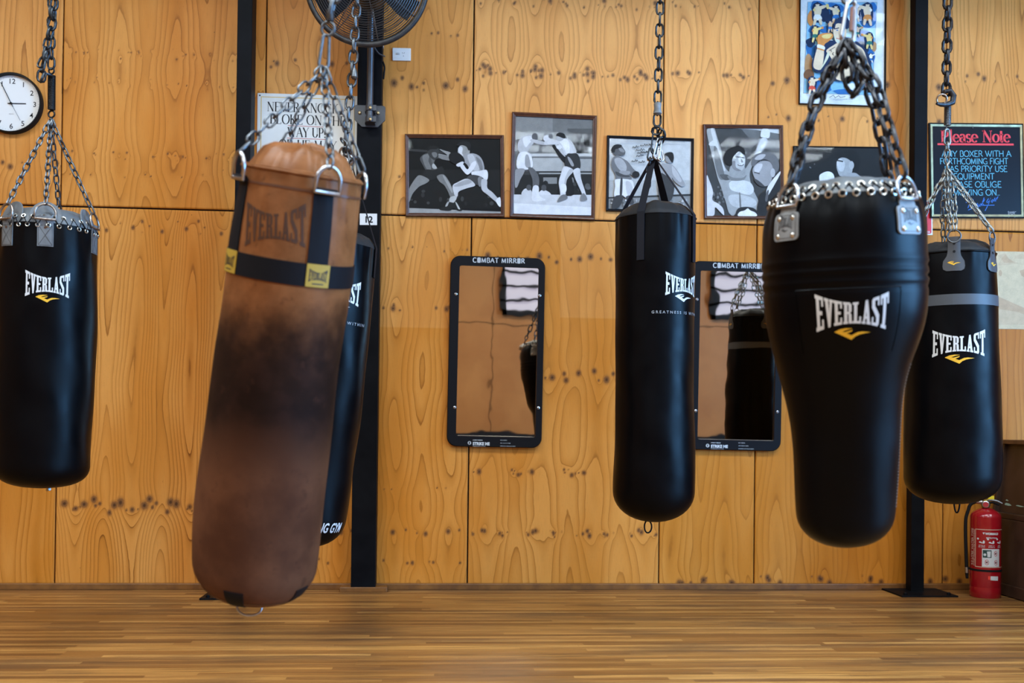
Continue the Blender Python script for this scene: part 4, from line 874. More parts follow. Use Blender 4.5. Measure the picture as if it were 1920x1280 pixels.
# ---- wall clock
cc, top = wp(19.5, 192.5, -.03), wp(19.5, 135.5, -.03); R = (top-cc).length
root = thing('wall_clock', 'round white wall clock with a black rim', 'clock', Matrix.Translation((cc.x, 0, cc.z)))
TF = Matrix.Rotation(PI/2, 4, 'X')              # lathe axis towards the room
l = MB(); l.lathe([(R*.9,0),(R,0),(R,.036),(R*.975,.042),(R*.945,.042),(R*.935,.034),(R*.93,.012)], 64, TF, cap=False); obj('rim', l, mat('clock_rim', (.012,.011,.010), .4), root, smooth=40)
l = MB(); l.lathe([(R*.94,0),(R*.94,.014),(.001,.014)], 64, TF); obj('face', l, mat('clock_face', (.74,.76,.76), .35), root)
def clk(px_, py_): p = wp(px_, py_, -.03); return (p.x-cc.x, p.z-cc.z)
num = MB()
for k in range(1, 13):
    a = PI/2 - k*PI/6; num.polys(shift(bfont(str(k), R*.17, .0004), R*.74*math.cos(a), R*.74*math.sin(a) - R*.085), -.0145)
obj('numerals', num, INK, root)
tk = MB()
for k in range(60):
    a = k*PI/30; r0 = R*(.855 if k % 5 else .84); tk.polys(strokes([(r0*math.cos(a), r0*math.sin(a)), (R*.875*math.cos(a), R*.875*math.sin(a))], .0018, 0), -.0145)
tk.polys(shift(tiny_print(R*.15, R*.03, 1), -R*.075, -R*.36), -.0145); obj('minute_marks', tk, GREY_INK, root)
for nm, q, w_, y in (('hour_hand', clk(47,193), .005, -.018), ('minute_hand', clk(0,153), .004, -.021), ('second_hand', clk(37,225), .0016, -.024)):
    L = math.hypot(*q); d = (q[0]/L, q[1]/L); hb = MB()
    hb.prism(strokes([(-d[0]*R*.12, -d[1]*R*.12), q], w_, 0)[0], y, y+.0012); obj(nm, hb, INK, root)
l = MB(); l.lathe([(R*.035,.014),(R*.035,.026),(.001,.027)], 20, TF); obj('hub', l, INK, root)

# ---- combat mirrors
def ripple_mirror():
    m = bpy.data.materials.new('acrylic_mirror'); m.use_nodes = True; nt = m.node_tree; b = nt.nodes['Principled BSDF']
    b.inputs['Base Color'].default_value = (.66, .58, .47, 1); b.inputs['Metallic'].default_value = 1; b.inputs['Roughness'].default_value = .015
    tc = nt.nodes.new('ShaderNodeTexCoord').outputs['Object']
    mp = N(nt, 'ShaderNodeMapping', {'Vector': tc, 'Scale': (2.2, 1, 1.5)})
    n = N(nt, 'ShaderNodeTexNoise', {'Vector': mp.outputs[0], 'Scale': 2.6, 'Detail': 1.5})
    bp = N(nt, 'ShaderNodeBump', {'Height': n.outputs['Fac'], 'Strength': .055, 'Distance': .012})
    nt.links.new(bp.outputs[0], b.inputs['Normal']); return m
MIRR = ripple_mirror()
FOAM = mat('black_moulded_foam', (.0085, .0085, .010), .42, bump=(120, .05, .001))
def combat_mirror(label, TL, TR, BL, win, yaw, tilt, bolts, texts):
    f = Flat('combat_mirror', label, 'mirror', TL, TR, BL, .035, 'black-framed wall mirrors'); W, h = f.w/2, f.h
    x0, z1 = f.at(*win[0]); x1, z0 = f.at(*win[1])
    out = rrect(-W, 0, W, h, .062, 6); inn = rrect(x0, z0, x1, z1, .012, 6)
    mb = MB(); n = len(out)
    loops = [[(p[0]*.985, -.0, .008+(p[1])*.985) for p in out], [(p[0], -.012, p[1]) for p in out], [(p[0], -.028, p[1]) for p in out], [(p[0]*.985, -.035, h/2+(p[1]-h/2)*.992) for p in out],
             [(p[0], -.035, p[1]) for p in inn], [(p[0], -.022, p[1]) for p in inn], [(p[0], -.001, p[1]) for p in inn]]
    for L in loops: mb.v += L
    mb.f += [(i*n+k, i*n+(k+1) % n, (i+1)*n+(k+1) % n, (i+1)*n+k) for i in range(len(loops)-1) for k in range(n)]
    obj('frame', mb, FOAM, f.root, smooth=35)
    g = MB(); cx, cz = (x0+x1)/2, (z0+z1)/2
    T = Matrix.Translation((cx, -.019, cz)) @ Matrix.Rotation(yaw, 4, 'Z') @ Matrix.Rotation(tilt, 4, 'X')
    g.face([T @ Vector(((x1-x0)/2*a*1.004, 0, (z1-z0)/2*b*1.002)) for a, b in ((-1,-1),(1,-1),(1,1),(-1,1))]); obj('mirror_sheet', g, MIRR, f.root)
    eg = MB()
    eg.tube([(x0+.012, -.0342, z0+.002), (x1-.012, -.0342, z0+.002)], .0016, 6); obj('lower_bead', eg, CHROME, f.root)
    for b in bolts:
        q = f.at(*b); s_ = MB(); s_.lathe([(.009,0),(.009,.003),(.005,.005)], 14, Matrix.Translation((q[0],-.0335,q[1])) @ TF); obj('bolt', s_, CHROME, f.root)
    tl, tr, tb, th = texts['top']; p0, p1, p2 = f.at(tl, tb), f.at(tr, tb + (tr-tl)*.02), f.at(tl, tb-th)
    m_ = MB(); m_.polys(lettering('C0MBAT MIRR0R', *p0, *p1, p2[1]-p0[1], thick=.19, thin=.15, serif=False, track=.1), -.0356); obj('heading', m_, WHITE_INK, f.root)
    ox, oy, k = texts['foot']; c = f.crop(ox, oy, k); m_ = MB()
    p0, p1, p2 = c(405,207), c(683,212), c(405,160); sm = bfont('STRIKE ME', p2[1]-p0[1], .0012, 'LEFT', p1[0]-p0[0]); m_.polys(shift(sm, *p0), -.0356)
    for (t, x0_, x1_, y0_, hh) in (('COMBAT MIRROR',405,566,135,15), ('',405,620,232,10), ('',856,966,137,13), ('',856,1026,185,13), ('',856,1108,233,13)):
        p0, p1, p2 = c(x0_, y0_), c(x1_, y0_), c(x0_, y0_-hh); m_.polys(shift(bfont(t, p2[1]-p0[1], .0002, 'LEFT', p1[0]-p0[0]) if t else tiny_print(p1[0]-p0[0], p2[1]-p0[1], x1_+y0_), *p0), -.0356)
    e0, e1 = c(322,205), c(380,145); m_.polys([rrect(e0[0], e0[1], e1[0], e1[1], .012, 4)], -.0356); obj('small_print', m_, WHITE_INK, f.root)
    m_ = MB(); ww = e1[0]-e0[0]; hh = e1[1]-e0[1]
    for fx in (.36, .64): m_.polys([rect(e0[0]+ww*fx-.0016, e0[1]+hh*.2, e0[0]+ww*fx+.0016, e0[1]+hh*.8)], -.0359)
    obj('emblem_bars', m_, FOAM, f.root)
    return f
CB = (840, 810, 8.727)
combat_mirror('black-framed wall mirror hanging free of any bag between the middle columns', (845,478), (1023,484), (841,836.5), ((862,497.5),(1004,820)), .020, .020,
              ((855,551),(1012,554),(852.5,763.5),(1009.5,764.5)), dict(top=(886.5,984,491.5,8.5), foot=CB))
CB2 = (1286.5, 815, 8.727)
combat_mirror('black-framed wall mirror partly hidden between two black bags', (1296,488), (1471,494), (1291,842.5), ((1314,506.5),(1451.5,826.5)), -.024, .020,
              ((1307,561),(1465,565),(1304.5,770),(1458,772)), dict(top=(1337,1433,501.5,8.5), foot=CB2))

# ---- columns
def column(label, xl, xr, yb, y0, y1, plate=None, group='black steel columns', flange=None):
    """xl, xr: px edges at py = yb on the front face y0"""
    a, b = wp(xl, yb, y0), wp(xr, yb, y0); cx = (a.x+b.x)/2; w = b.x-a.x
    root = thing('steel_column', label, 'column', Vector((cx, (y0+y1)/2, 0)), group)
    m = MB(); m.box((0, 0, CEIL/2), (w, abs(y1-y0), CEIL-.004)); obj('post', m, STEEL_BLK, root, bevel=.004)
    if flange:
        m = MB(); m.box((flange[0], (y1-y0)/2*0+flange[1], CEIL/2), (flange[2], flange[3], CEIL-.004)); obj('flange', m, STEEL_BLK, root, bevel=.002)
    if plate:
        m = MB(); x0, x1, ya, yb2 = plate; m.box(((x0+x1)/2, (ya+yb2)/2, .005), (x1-x0, yb2-ya, .010)); obj('base_plate', m, STEEL_BLK, root, bevel=.002)
        for q in ((x0+.04, ya+.04), (x1-.04, ya+.04)):
            s_ = MB(); s_.lathe([(.012,.010),(.012,.018),(.006,.024)], 6, Matrix.Translation((q[0], q[1], 0))); obj('anchor_bolt', s_, STEEL_BLK, root)
    return root
column('black steel column between the leather bag and the hanging fan', 664.2, 710.2, 600, -COLY, -.0)
# the right one stands clear of the wall on a floor plate
yr = fp(1700, 1111).y
a, b = wp(1709.0, 1090, yr+.0), wp(1733.5, 1090, yr)
cxr = (a.x+b.x)/2; p_l, p_r = fp(1692,1119.5), fp(1801,1120.5)
column('black steel column on a floor plate beside the fire extinguisher', 1709.0, 1733.5, 1000, yr, yr+.075, plate=(p_l.x-cxr, p_r.x-cxr, p_l.y-(yr+.0375), fp(1659,1103.5).y-(yr+.0375)))
a, b = wp(442, 200, -.30), wp(472, 200, -.30)
column('black steel column left of the white lettered sign', 442.5, 470.5, 200, -.30, -.17, plate=(-.19, .19, -.16, .16))

# ---- wooden crates stacked at the right edge
OLD = mat('dark_stained_timber', (.034, .016, .009), .5, noise=(7, (.062, .031, .018), .08, 6), bump=(40, .15, .002))
OLD2 = mat('worn_timber_edge', (.13, .06, .027), .5, noise=(20, (.065, .03, .015), .08, 6))
def xp(px_, py_, X):
    d = ray(px_, py_); return CAM + d*((X - CAM.x)/d.x)
X0 = fp(1893, 1122).x + .028                            # plane of the side that shows
yb_, yf_ = -.07, -1.25; yc = (yb_+yf_)/2
zl = xp(1890, 972, X0).z
root = thing('wooden_chest', 'dark timber chest on the floor at the edge beside the red extinguisher', 'chest', Vector((X0, yc, 0)))
m = MB(); m.box((.28, 0, zl/2+.01), (.56, yb_-yf_-.02, zl-.03)); obj('carcass', m, OLD, root, bevel=.004)
m = MB(); m.box((.28, 0, .04), (.575, yb_-yf_, .07)); obj('plinth', m, OLD, root, bevel=.003)
m = MB(); m.box((.295, 0, zl+.014), (.59, yb_-yf_+.02, .036)); obj('lid', m, OLD, root, bevel=.006)
z0 = zl + .033; zt = xp(1892, 832, X0+.07).z; hb = zt - z0; ly = yb_-yf_-.06
root = thing('wooden_box', 'slant-sided dark timber box standing on the floor chest', 'box', Vector((X0, yc-.01, z0)))
m = MB(); m.add([(.03,-ly/2+.02,0),(.03,ly/2-.035,0),(.085,ly/2-.035,hb),(.085,-ly/2+.02,hb),(.06,-ly/2+.02,0),(.06,ly/2-.035,0),(.115,ly/2-.035,hb),(.115,-ly/2+.02,hb)], [(0,3,2,1),(4,5,6,7),(0,1,5,4),(1,2,6,5),(2,3,7,6),(3,0,4,7)]); obj('slanted_side', m, OLD, root)
for y_ in (ly/2-.02, -ly/2+.005):
    m = MB(); m.add([(.0,y_-.013,0),(.5,y_-.013,0),(.5,y_-.013,hb),(.065,y_-.013,hb),(.0,y_+.013,0),(.5,y_+.013,0),(.5,y_+.013,hb),(.065,y_+.013,hb)], [(0,1,2,3),(7,6,5,4),(0,4,5,1),(1,5,6,2),(2,6,7,3),(3,7,4,0)]); obj('end_board', m, OLD, root, bevel=.002)
m = MB(); m.box((.285, 0, hb+.013), (.48, ly+.03, .026)); obj('top_board', m, OLD2, root, bevel=.003)
for px_, py_, w_, h_ in ((1884,946,.075,.014),(1885,938,.03,.008),(1905,948,.09,.006)):
    q_ = xp(px_, py_, X0+.035); yy_, zz_ = q_.y-(yc-.01), q_.z-z0
    def sp(dy, dz): return (.03 + .055*(zz_+dz)/hb - .0012, yy_-dy, zz_+dz)
    m = MB(); m.face([sp(0,0), sp(w_*.6,-.003), sp(w_,.001), sp(w_*.7,h_*.7), sp(w_*.2,h_), sp(0,h_*.6)]); obj('paint_smear', m, mat('pale_green_paint', (.30,.46,.38), .5), root)

# ---- fire extinguisher
class Tube:
    def __init__(s, R): s.R = R
    def rad(s, v): return s.R
    def P(s, a, v, o): return Vector((math.sin(a)*(s.R+o), -math.cos(a)*(s.R+o), v))
pb = fp(1847, 1121.5); Zx = (pb-CAM).dot(ROT @ Vector((0,0,-1))); sx = Zx/F
R = 29.6*sx*.93; yaw = math.atan2(pb.x-CAM.x, pb.y-CAM.y); pc = pb + Vector((math.sin(yaw), math.cos(yaw), 0))*R*.9
root = thing('fire_extinguisher', 'red water fire extinguisher standing on the floor by the wooden chest', 'fire extinguisher', Matrix.Translation(pc) @ Matrix.Rotation(-yaw, 4, 'Z'))
hz = lambda py: (pb.z + (1125-py)*sx)
HB = hz(966)
RED = mat('glossy_red_enamel', (.30, .004, .010), .22, coat=.5)
l = MB(); l.lathe([(.001,0),(R*.97,0),(R*1.0,.004),(R*1.0,.055),(R*.985,.062),(R*.985,.066),(R,.072)] + [(R, .072 + (HB-.10)*i/6) for i in range(1, 7)] + [(R*.985,HB-.018),(R*.92,HB-.006),(R*.78,HB+.007),(R*.5,HB+.022),(R*.25,HB+.03),(.022,HB+.032)], 48); obj('cylinder', l, RED, root, smooth=50)
l = MB(); l.lathe([(.020,HB+.028),(.020,HB+.036),(.026,HB+.038),(.026,HB+.066),(.016,HB+.074)], 20); obj('valve', l, mat('dull_brass', (.28,.24,.18), .35, .9), root, smooth=30)
l = MB(); l.lathe([(.001,0),(.021,0),(.021,.012),(.017,.014),(.001,.014)], 24, Matrix.Translation((.0,-.026,HB+.052)) @ TF); obj('pressure_gauge', l, CHROME, root, smooth=30)
l = MB(); l.lathe([(.016,.0),(.016,.001),(.001,.001)], 20, Matrix.Translation((.0,-.0405,HB+.052)) @ TF); obj('gauge_dial', l, mat('gauge_red', (.4,.03,.04), .4), root)
m = MB(); m.tube([(.0,0,HB+.072),(.03,-.005,HB+.080),(.065,-.01,HB+.074),(.092,-.01,HB+.060)], [.008,.008,.007,.005], 8); obj('lever', m, mat('lever_steel', (.16,.17,.18), .35, .8), root, smooth=40)
m = MB(); m.tube([(.01,0,HB+.060),(.04,-.004,HB+.064),(.075,-.008,HB+.050)], .006, 8); obj('carry_handle', m, STEEL_BLK, root, smooth=40)
m = MB(); m.box((.030,-.012,HB+.094), (.034,.006,.022)); obj('safety_tag', m, mat('tag_yellow', (.75,.62,.03), .5), root, bevel=.002)
m = MB(); ring(m, (.0,-.016,HB+.088), (0,1,.2), .013, .0018); obj('pull_pin', m, mat('tag_yellow', (0,0,0)), root)
xh = -R - .018
hp = [(-.02,-.004,HB+.064),(-.05,-.006,HB+.066),(-.085,-.008,HB+.046),(xh+.008,-.010,HB+.005),(xh-.004,-.012,HB-.05),(xh-.004,-.014,HB-.16),(xh,-.014,HB-.28),(xh+.004,-.014,.155)]
hs = [Vector(p) for p in hp]; dense = []
for i in range(len(hs)-1):
    for j in range(5):
        t = j/5; p0_, p1_, p2_, p3_ = hs[max(0,i-1)], hs[i], hs[i+1], hs[min(len(hs)-1,i+2)]
        dense.append(.5*((2*p1_)+(p2_-p0_)*t+(2*p0_-5*p1_+4*p2_-p3_)*t*t+(-p0_+3*p1_-3*p2_+p3_)*t**3))
dense.append(hs[-1])
m = MB(); m.tube(dense, .0105, 12); ho = obj('hose', m, mat('black_rubber', (.010,.010,.011), .5), root, smooth=60)
m = MB(); m.tube([(-.02,-.004,HB+.064),(-.052,-.006,HB+.066)], .013, 12); obj('hose_ferrule', m, CHROME, root, smooth=60)
m = MB(); m.tube([(xh+.003,-.014,.175),(xh+.004,-.014,.140)], .0125, 12); obj('hose_ferrule', m, CHROME, root, smooth=60)
m = MB(); m.tube([(xh+.004,-.014,.142),(xh+.006,-.014,.105)], [.0105,.008], 12); obj('nozzle', m, mat('black_rubber', (0,0,0)), root, smooth=60)
zb_ = hz(1073)
l = MB(); l.lathe([(R+.0004,zb_-.006),(R+.003,zb_-.006),(R+.003,zb_+.006),(R+.0004,zb_+.006)], 48, cap=False); obj('hose_band', l, mat('black_rubber', (0,0,0)), root)
m = MB(); m.tube([(-R*.9,-.01,zb_),(xh,-.014,zb_)], .004, 6); obj('hose_clip', m, mat('black_rubber', (0,0,0)), root)
T_ = Tube(R); CX = (1800, 920, 5.818)
def ex(x, y):                                   # crop pixel -> arc length, height
    u = ((CX[0] + x/CX[2]) - 1847)*sx/R; return (math.asin(max(-.98, min(.98, u*.93)))*R, hz(CX[1] + y/CX[2]))
lab = [ ]
TAN = mat('label_pale_print', (.62,.46,.36), .5)
x0,zA = ex(165,440); x1 = R*1.45; zB = ex(165,855)[1]; t_ = .0035
fr_ = [rect(x0, zB, x0+t_, zA), rect(x0, zA-t_, x1, zA), rect(x0, zB, x1, zB+t_)]
vt = bfont('9.0 LITRE WATER TYPE', .017, .0004, 'LEFT', ex(0,440)[1]-ex(0,840)[1]); xv = ex(142,0)[0]
vt2 = bfont('STORED PRESSURE FIRE EXTINGUISHER', .009, .0002, 'LEFT', ex(0,445)[1]-ex(0,845)[1]); xv2 = ex(159,0)[0]
fr_ += shift(vt, xv, ex(0,840)[1], PI/2) + shift(vt2, xv2, ex(0,845)[1], PI/2)
obj('label_border', wrap(T_, fr_, 0, 0, .0006), TAN, root)
wt = []
def w2(t, xa, xb, yb_, hh, bold=.0004):
    p0, p1 = ex(xa, yb_), ex(xb, yb_); h_ = ex(xa, yb_-hh)[1]-p0[1]; wt.extend(shift(bfont(t, h_, bold, 'LEFT', p1[0]-p0[0]) if t else tiny_print(p1[0]-p0[0], h_, xa+yb_), *p0))
w2('WORMALD', 272, 408, 497, 22, .0012); w2('INSTRUCTIONS', 281, 392, 538, 14)
wt.append([ex(242,474), ex(266,474), ex(254,497)])
for k, (xa, xb) in enumerate(((190,284),(296,384),(392,440))):
    wt.append(ell(*ex(xa+4,545), .006, .006, 10)); w2('', xa+14, xb-14, 622, 10, 0); w2('', xa+10, xb-10, 638, 10, 0)
    for (dx, dy, rx, ry) in ((.3,.45,.008,.004),(.7,.4,.006,.010),(.55,.55,.010,.003)): wt.append(ell(*ex(xa+(xb-xa)*dx, 550+70*dy), rx, ry, 10))
wt.append([ex(238,652), ex(418,652), ex(418,846), ex(238,846)])
obj('label_print', wrap(T_, wt, 0, 0, .0007), WHITE_INK, root)
pk = []
for (xa, ya, xb, yb_) in ((246,664,338,748),): pk.append([ex(xa,ya), ex(xb,ya), ex(xb,yb_), ex(xa,yb_)])
obj('label_pictogram', wrap(T_, pk, 0, 0, .0010), mat('pictogram_green', (.012,.05,.045), .5), root)
wb = [[ex(290,680), ex(330,676), ex(326,740), ex(296,740)], ell(*ex(268,715), .008, .008, 10)]; obj('label_bin', wrap(T_, wb, 0, 0, .0013), WHITE_INK, root)
rg = []; bkk = []
for cx_, cy_ in ((381,702),(290,798),(384,800)):
    o = ex(cx_, cy_); a_, b_ = .0145*.8, .0165
    for i in range(24):
        t0, t1 = 2*PI*i/24, 2*PI*(i+1)/24
        rg.append([(o[0]+a_*math.cos(t0), o[1]+b_*math.sin(t0)), (o[0]+a_*math.cos(t1), o[1]+b_*math.sin(t1)), (o[0]+a_*.82*math.cos(t1), o[1]+b_*.82*math.sin(t1)), (o[0]+a_*.82*math.cos(t0), o[1]+b_*.82*math.sin(t0))])
    rg += strokes([(o[0]-a_*.65, o[1]+b_*.65), (o[0]+a_*.65, o[1]-b_*.65)], .0028, 0)
    bkk += [ell(o[0]-.003, o[1]-.001, .004, .005, 9), ell(o[0]+.004, o[1]+.003, .003, .004, 9)]
obj('prohibition_rings', wrap(T_, rg, 0, 0, .0012), mat('ring_red', (.45,.02,.03), .5), root)
obj('prohibition_marks', wrap(T_, bkk, 0, 0, .0010), INK, root)
tgm = [[ex(330,946), ex(408,950), ex(407,995), ex(329,990)]]; obj('service_sticker', wrap(T_, tgm, 0, 0, .0008), WHITE_INK, root)
tgm = [[ex(304,946), ex(328,946), ex(327,988), ex(304,984)]]; obj('sticker_stub', wrap(T_, tgm, 0, 0, .0008), mat('sticker_red', (.75,.05,.03), .5), root)

# ---- fan on its wall bracket
def fan():
    yf = -.52; c = wp(688, -32, yf); Rf = (wp(688, 80, yf) - c).length
    p_b = wp(694, 214, -.17)
    root = thing('wall_fan', 'large round cage fan on a pole bracketed to the middle column', 'fan', Vector((p_b.x, -COLY, p_b.z)))
    O = WORLD[root.name].translation
    T = Matrix.Translation(c - O) @ Matrix.Rotation(-.05, 4, 'Z') @ Matrix.Rotation(.10, 4, 'X')
    m_cage = mat('cage_wire', (.10,.105,.115), .4, .85); m_dark = mat('fan_rim_steel', (.030,.031,.034), .5, .5, noise=(30, (.06,.055,.05), .1))
    g = MB(); n = 24
    for side, sgn in (('front', -1), ('rear', 1)):
        g = MB()
        for i in range(n):
            r = Rf*(.14 + .83*i/(n-1)); y = sgn*.085*(1 - (r/Rf)**2.4)
            g.tube([T @ Vector((r*math.cos(2*PI*k/56), y, r*math.sin(2*PI*k/56))) for k in range(56)], .0019, 5, closed=True)
        for k in range(8):
            a = 2*PI*k/8 + .2
            g.tube([T @ Vector((Rf*q*math.cos(a), sgn*(.085*(1-q**2.4)-.003), Rf*q*math.sin(a))) for q in np.linspace(.1, 1, 9)], .0026, 5)
        obj('guard_' + side, g, m_cage, root, smooth=60)
    g = MB(); g.tube([T @ Vector((Rf*math.cos(2*PI*k/72), 0, Rf*math.sin(2*PI*k/72))) for k in range(72)], .0165, 10, closed=True); obj('guard_rim', g, m_dark, root, smooth=60)
    for k in range(3):
        b = MB(); a0 = 2*PI*k/3 + PI/2; pts = []
        for (q, da, tw) in ((.16,.26,.05),(.45,.28,.045),(.75,.27,.035),(.92,.22,.028)): pts.append((q, da, tw))
        vs = [];
        for q, da, tw in pts: 
            for sg in (-1, 1): vs.append(T @ Vector((Rf*q*math.cos(a0+sg*da), sg*tw, Rf*q*math.sin(a0+sg*da))))
        b.add(vs, [(2*i, 2*i+1, 2*i+3, 2*i+2) for i in range(3)])
        o = obj('blade', b, mat('grey_blade', (.015,.016,.018), .6), root); sd = o.modifiers.new('thick', 'SOLIDIFY'); sd.thickness = .003
    l = MB(); l.lathe([(.001,-.02),(Rf*.17,-.02),(Rf*.18,.03),(Rf*.12,.05),(.001,.055)], 28, T @ TF); obj('hub', l, m_dark, root, smooth=40)
    l = MB(); l.lathe([(.001,0),(.085,0),(.09,.03),(.09,.16),(.07,.19),(.001,.19)], 28, T @ Matrix.Translation((0,.05,0)) @ Matrix.Rotation(-PI/2, 4, 'X')); obj('motor', l, m_dark, root, smooth=40)
    tp = Vector((c.x-O.x, .0, 0)); xp = wp(694, 150, -.20).x - O.x; yp = -.075
    pl = MB(); pl.tube([(xp, yp, wp(694,229,-.2).z-O.z), (xp, yp, c.z-O.z-.05), (xp, yp-.03, c.z-O.z+.0), (c.x-O.x, (c.y-O.y)+.24, c.z-O.z+.01)], .0195, 16); obj('pole', pl, mat('grey_steel_tube', (.085,.09,.10), .38, .7), root, smooth=50)
    L, Rr = wp(663.5,194,-.17).x-O.x, wp(722,194,-.17).x-O.x; zt_, zb_2 = wp(690,194,-.17).z-O.z, wp(690,235,-.17).z-O.z; cut = .045
    pb_ = MB(); pb_.prism([(L+cut,zb_2),(Rr-cut,zb_2),(Rr,zb_2+cut),(Rr,zt_-.008),(Rr-.008,zt_),(L+.008,zt_),(L,zt_-.008),(L,zb_2+cut)], -.012, -.0005); obj('mounting_plate', pb_, mat('grey_mount_steel', (.055,.057,.063), .45, .4), root, bevel=.002)
    for py in (203, 224):
        z = wp(694, py, -.2).z-O.z; s_ = MB(); s_.lathe([(.024,-.018),(.026,-.016),(.026,.016),(.024,.018)], 18, Matrix.Translation((xp, yp, z))); s_.box((xp, yp+.035, z), (.06,.055,.034)); s_.box((xp+.03, yp-.006, z), (.02,.018,.034)); obj('pipe_clamp', s_, mat('grey_mount_steel', (0,0,0)), root, bevel=.001)
    for (qx, qy, yy) in ((674.5,211.5,-.012),(709,212,-.012),(694.5,202,-.100),(694.5,223.5,-.100)):
        p = wp(qx, qy, O.y+yy) - O; s_ = MB(); s_.lathe([(.011,0),(.011,.006),(.006,.009)], 6, Matrix.Translation((p.x, yy, p.z)) @ TF); obj('bolt', s_, mat('brass_bolt', (.42,.32,.18), .35, .9), root)
    return root, c, Rf
fan_root, fan_c, fan_R = fan()

def cable(name, label, pts, r, m, y):
    ws = [wp(px_, py_, y) for px_, py_ in pts]; dense = []
    for i in range(len(ws)-1):
        for j in range(6):
            t = j/6; p0_, p1_, p2_, p3_ = ws[max(0,i-1)], ws[i], ws[i+1], ws[min(len(ws)-1,i+2)]
            dense.append(.5*((2*p1_)+(p2_-p0_)*t+(2*p0_-5*p1_+4*p2_-p3_)*t*t+(-p0_+3*p1_-3*p2_+p3_)*t**3))
    dense.append(ws[-1]); mb = MB(); mb.tube(dense, r, 8); o = obj(name, mb, m, None, smooth=60); tag(o, label, 'cable'); return rebase(o, ws[-1])
cable('power_cable', 'thin grey cable looping from the fan beside its pole', [(700,76),(702,88),(710,100),(718,104),(722,106)], .0042, mat('grey_cable', (.10,.10,.105), .5), -.15)
cable('power_cable', 'short black cable and plug hanging at the column edge below the fan', [(718,116),(721,126),(720,138),(719,148)], .0055, mat('black_rubber', (0,0,0)), -.10)
q = wp(715.3, 82, -.06); m = MB(); m.box((q.x, -.0365, q.z), (.022,.070,.019)); o = obj('cable_clip', m, WHITE_PLASTIC, bevel=.002); tag(o, 'tiny white cable clip at the column edge under the fan', 'clip'); rebase(o, (q.x, 0, q.z))
a, b = wp(1740.5,0,yr+.05), wp(1736.5,375,yr+.05)
m = MB(); m.tube([(cxr+.046, yr+.05, .3), (cxr+.046, yr+.05, CEIL-.005)], .0045, 8); o = obj('conduit', m, WHITE_PLASTIC, smooth=60); tag(o, 'thin pale conduit running up the side of the column beside the black notice', 'pipe'); rebase(o, (cxr+.046, yr+.05, .3))
# ------------------------------------------------------------------ punching bags
def vinyl(name, col, rough, bumps=(220, .10, .0008)):
    m = bpy.data.materials.new(name); m.use_nodes = True; nt = m.node_tree; b = nt.nodes['Principled BSDF']
    tc = nt.nodes.new('ShaderNodeTexCoord').outputs['Object']
    n = N(nt, 'ShaderNodeTexNoise', {'Vector': tc, 'Scale': bumps[0], 'Detail': 2}).outputs['Fac']
    n2 = N(nt, 'ShaderNodeTexNoise', {'Vector': tc, 'Scale': 7, 'Detail': 4}).outputs['Fac']
    b.inputs['Base Color'].default_value = (*col, 1); b.inputs['Specular IOR Level'].default_value = .10
    nt.links.new(SS(nt, n2, .3, .7, rough-.05, rough+.07), b.inputs['Roughness'])
    b1 = N(nt, 'ShaderNodeBump', {'Height': n, 'Strength': bumps[1], 'Distance': bumps[2]})
    b2 = N(nt, 'ShaderNodeBump', {'Height': n2, 'Strength': .25, 'Distance': .004, 'Normal': b1.outputs[0]})
    nt.links.new(b2.outputs[0], b.inputs['Normal']); return m
VINYL = vinyl('black_vinyl', (.0009, .0012, .0019), .34)
VINYL_TOP = vinyl('worn_grey_cover', (.022, .0225, .024), .5)
GREY_WEB = mat('grey_leather_strap', (.145, .16, .172), .55, noise=(18, (.10, .11, .12), .08, 5))
COLLAR = mat('grey_leather_collar', (.115, .133, .148), .5, noise=(10, (.07, .08, .09), .08, 5), bump=(40, .2, .002))
CHARCOAL = mat('charcoal_leather', (.035, .037, .041), .5, noise=(14, (.05, .052, .057), .06))
BLACK_WEB = mat('black_webbing', (.008, .0085, .011), .6, bump=(300, .2, .001))
NAVY_WEB = mat('black_strap', (.012, .013, .018), .55, bump=(300, .2, .001))
EYELET = mat('nickel_eyelet', (.62, .60, .54), .3, .95)
STITCH = mat('dark_stitching', (.05, .052, .055), .6)
GOLD_INK = mat('bag_yellow', (.72, .40, .02), .5)
BAND = mat('slate_tape', (.055, .065, .078), .5)

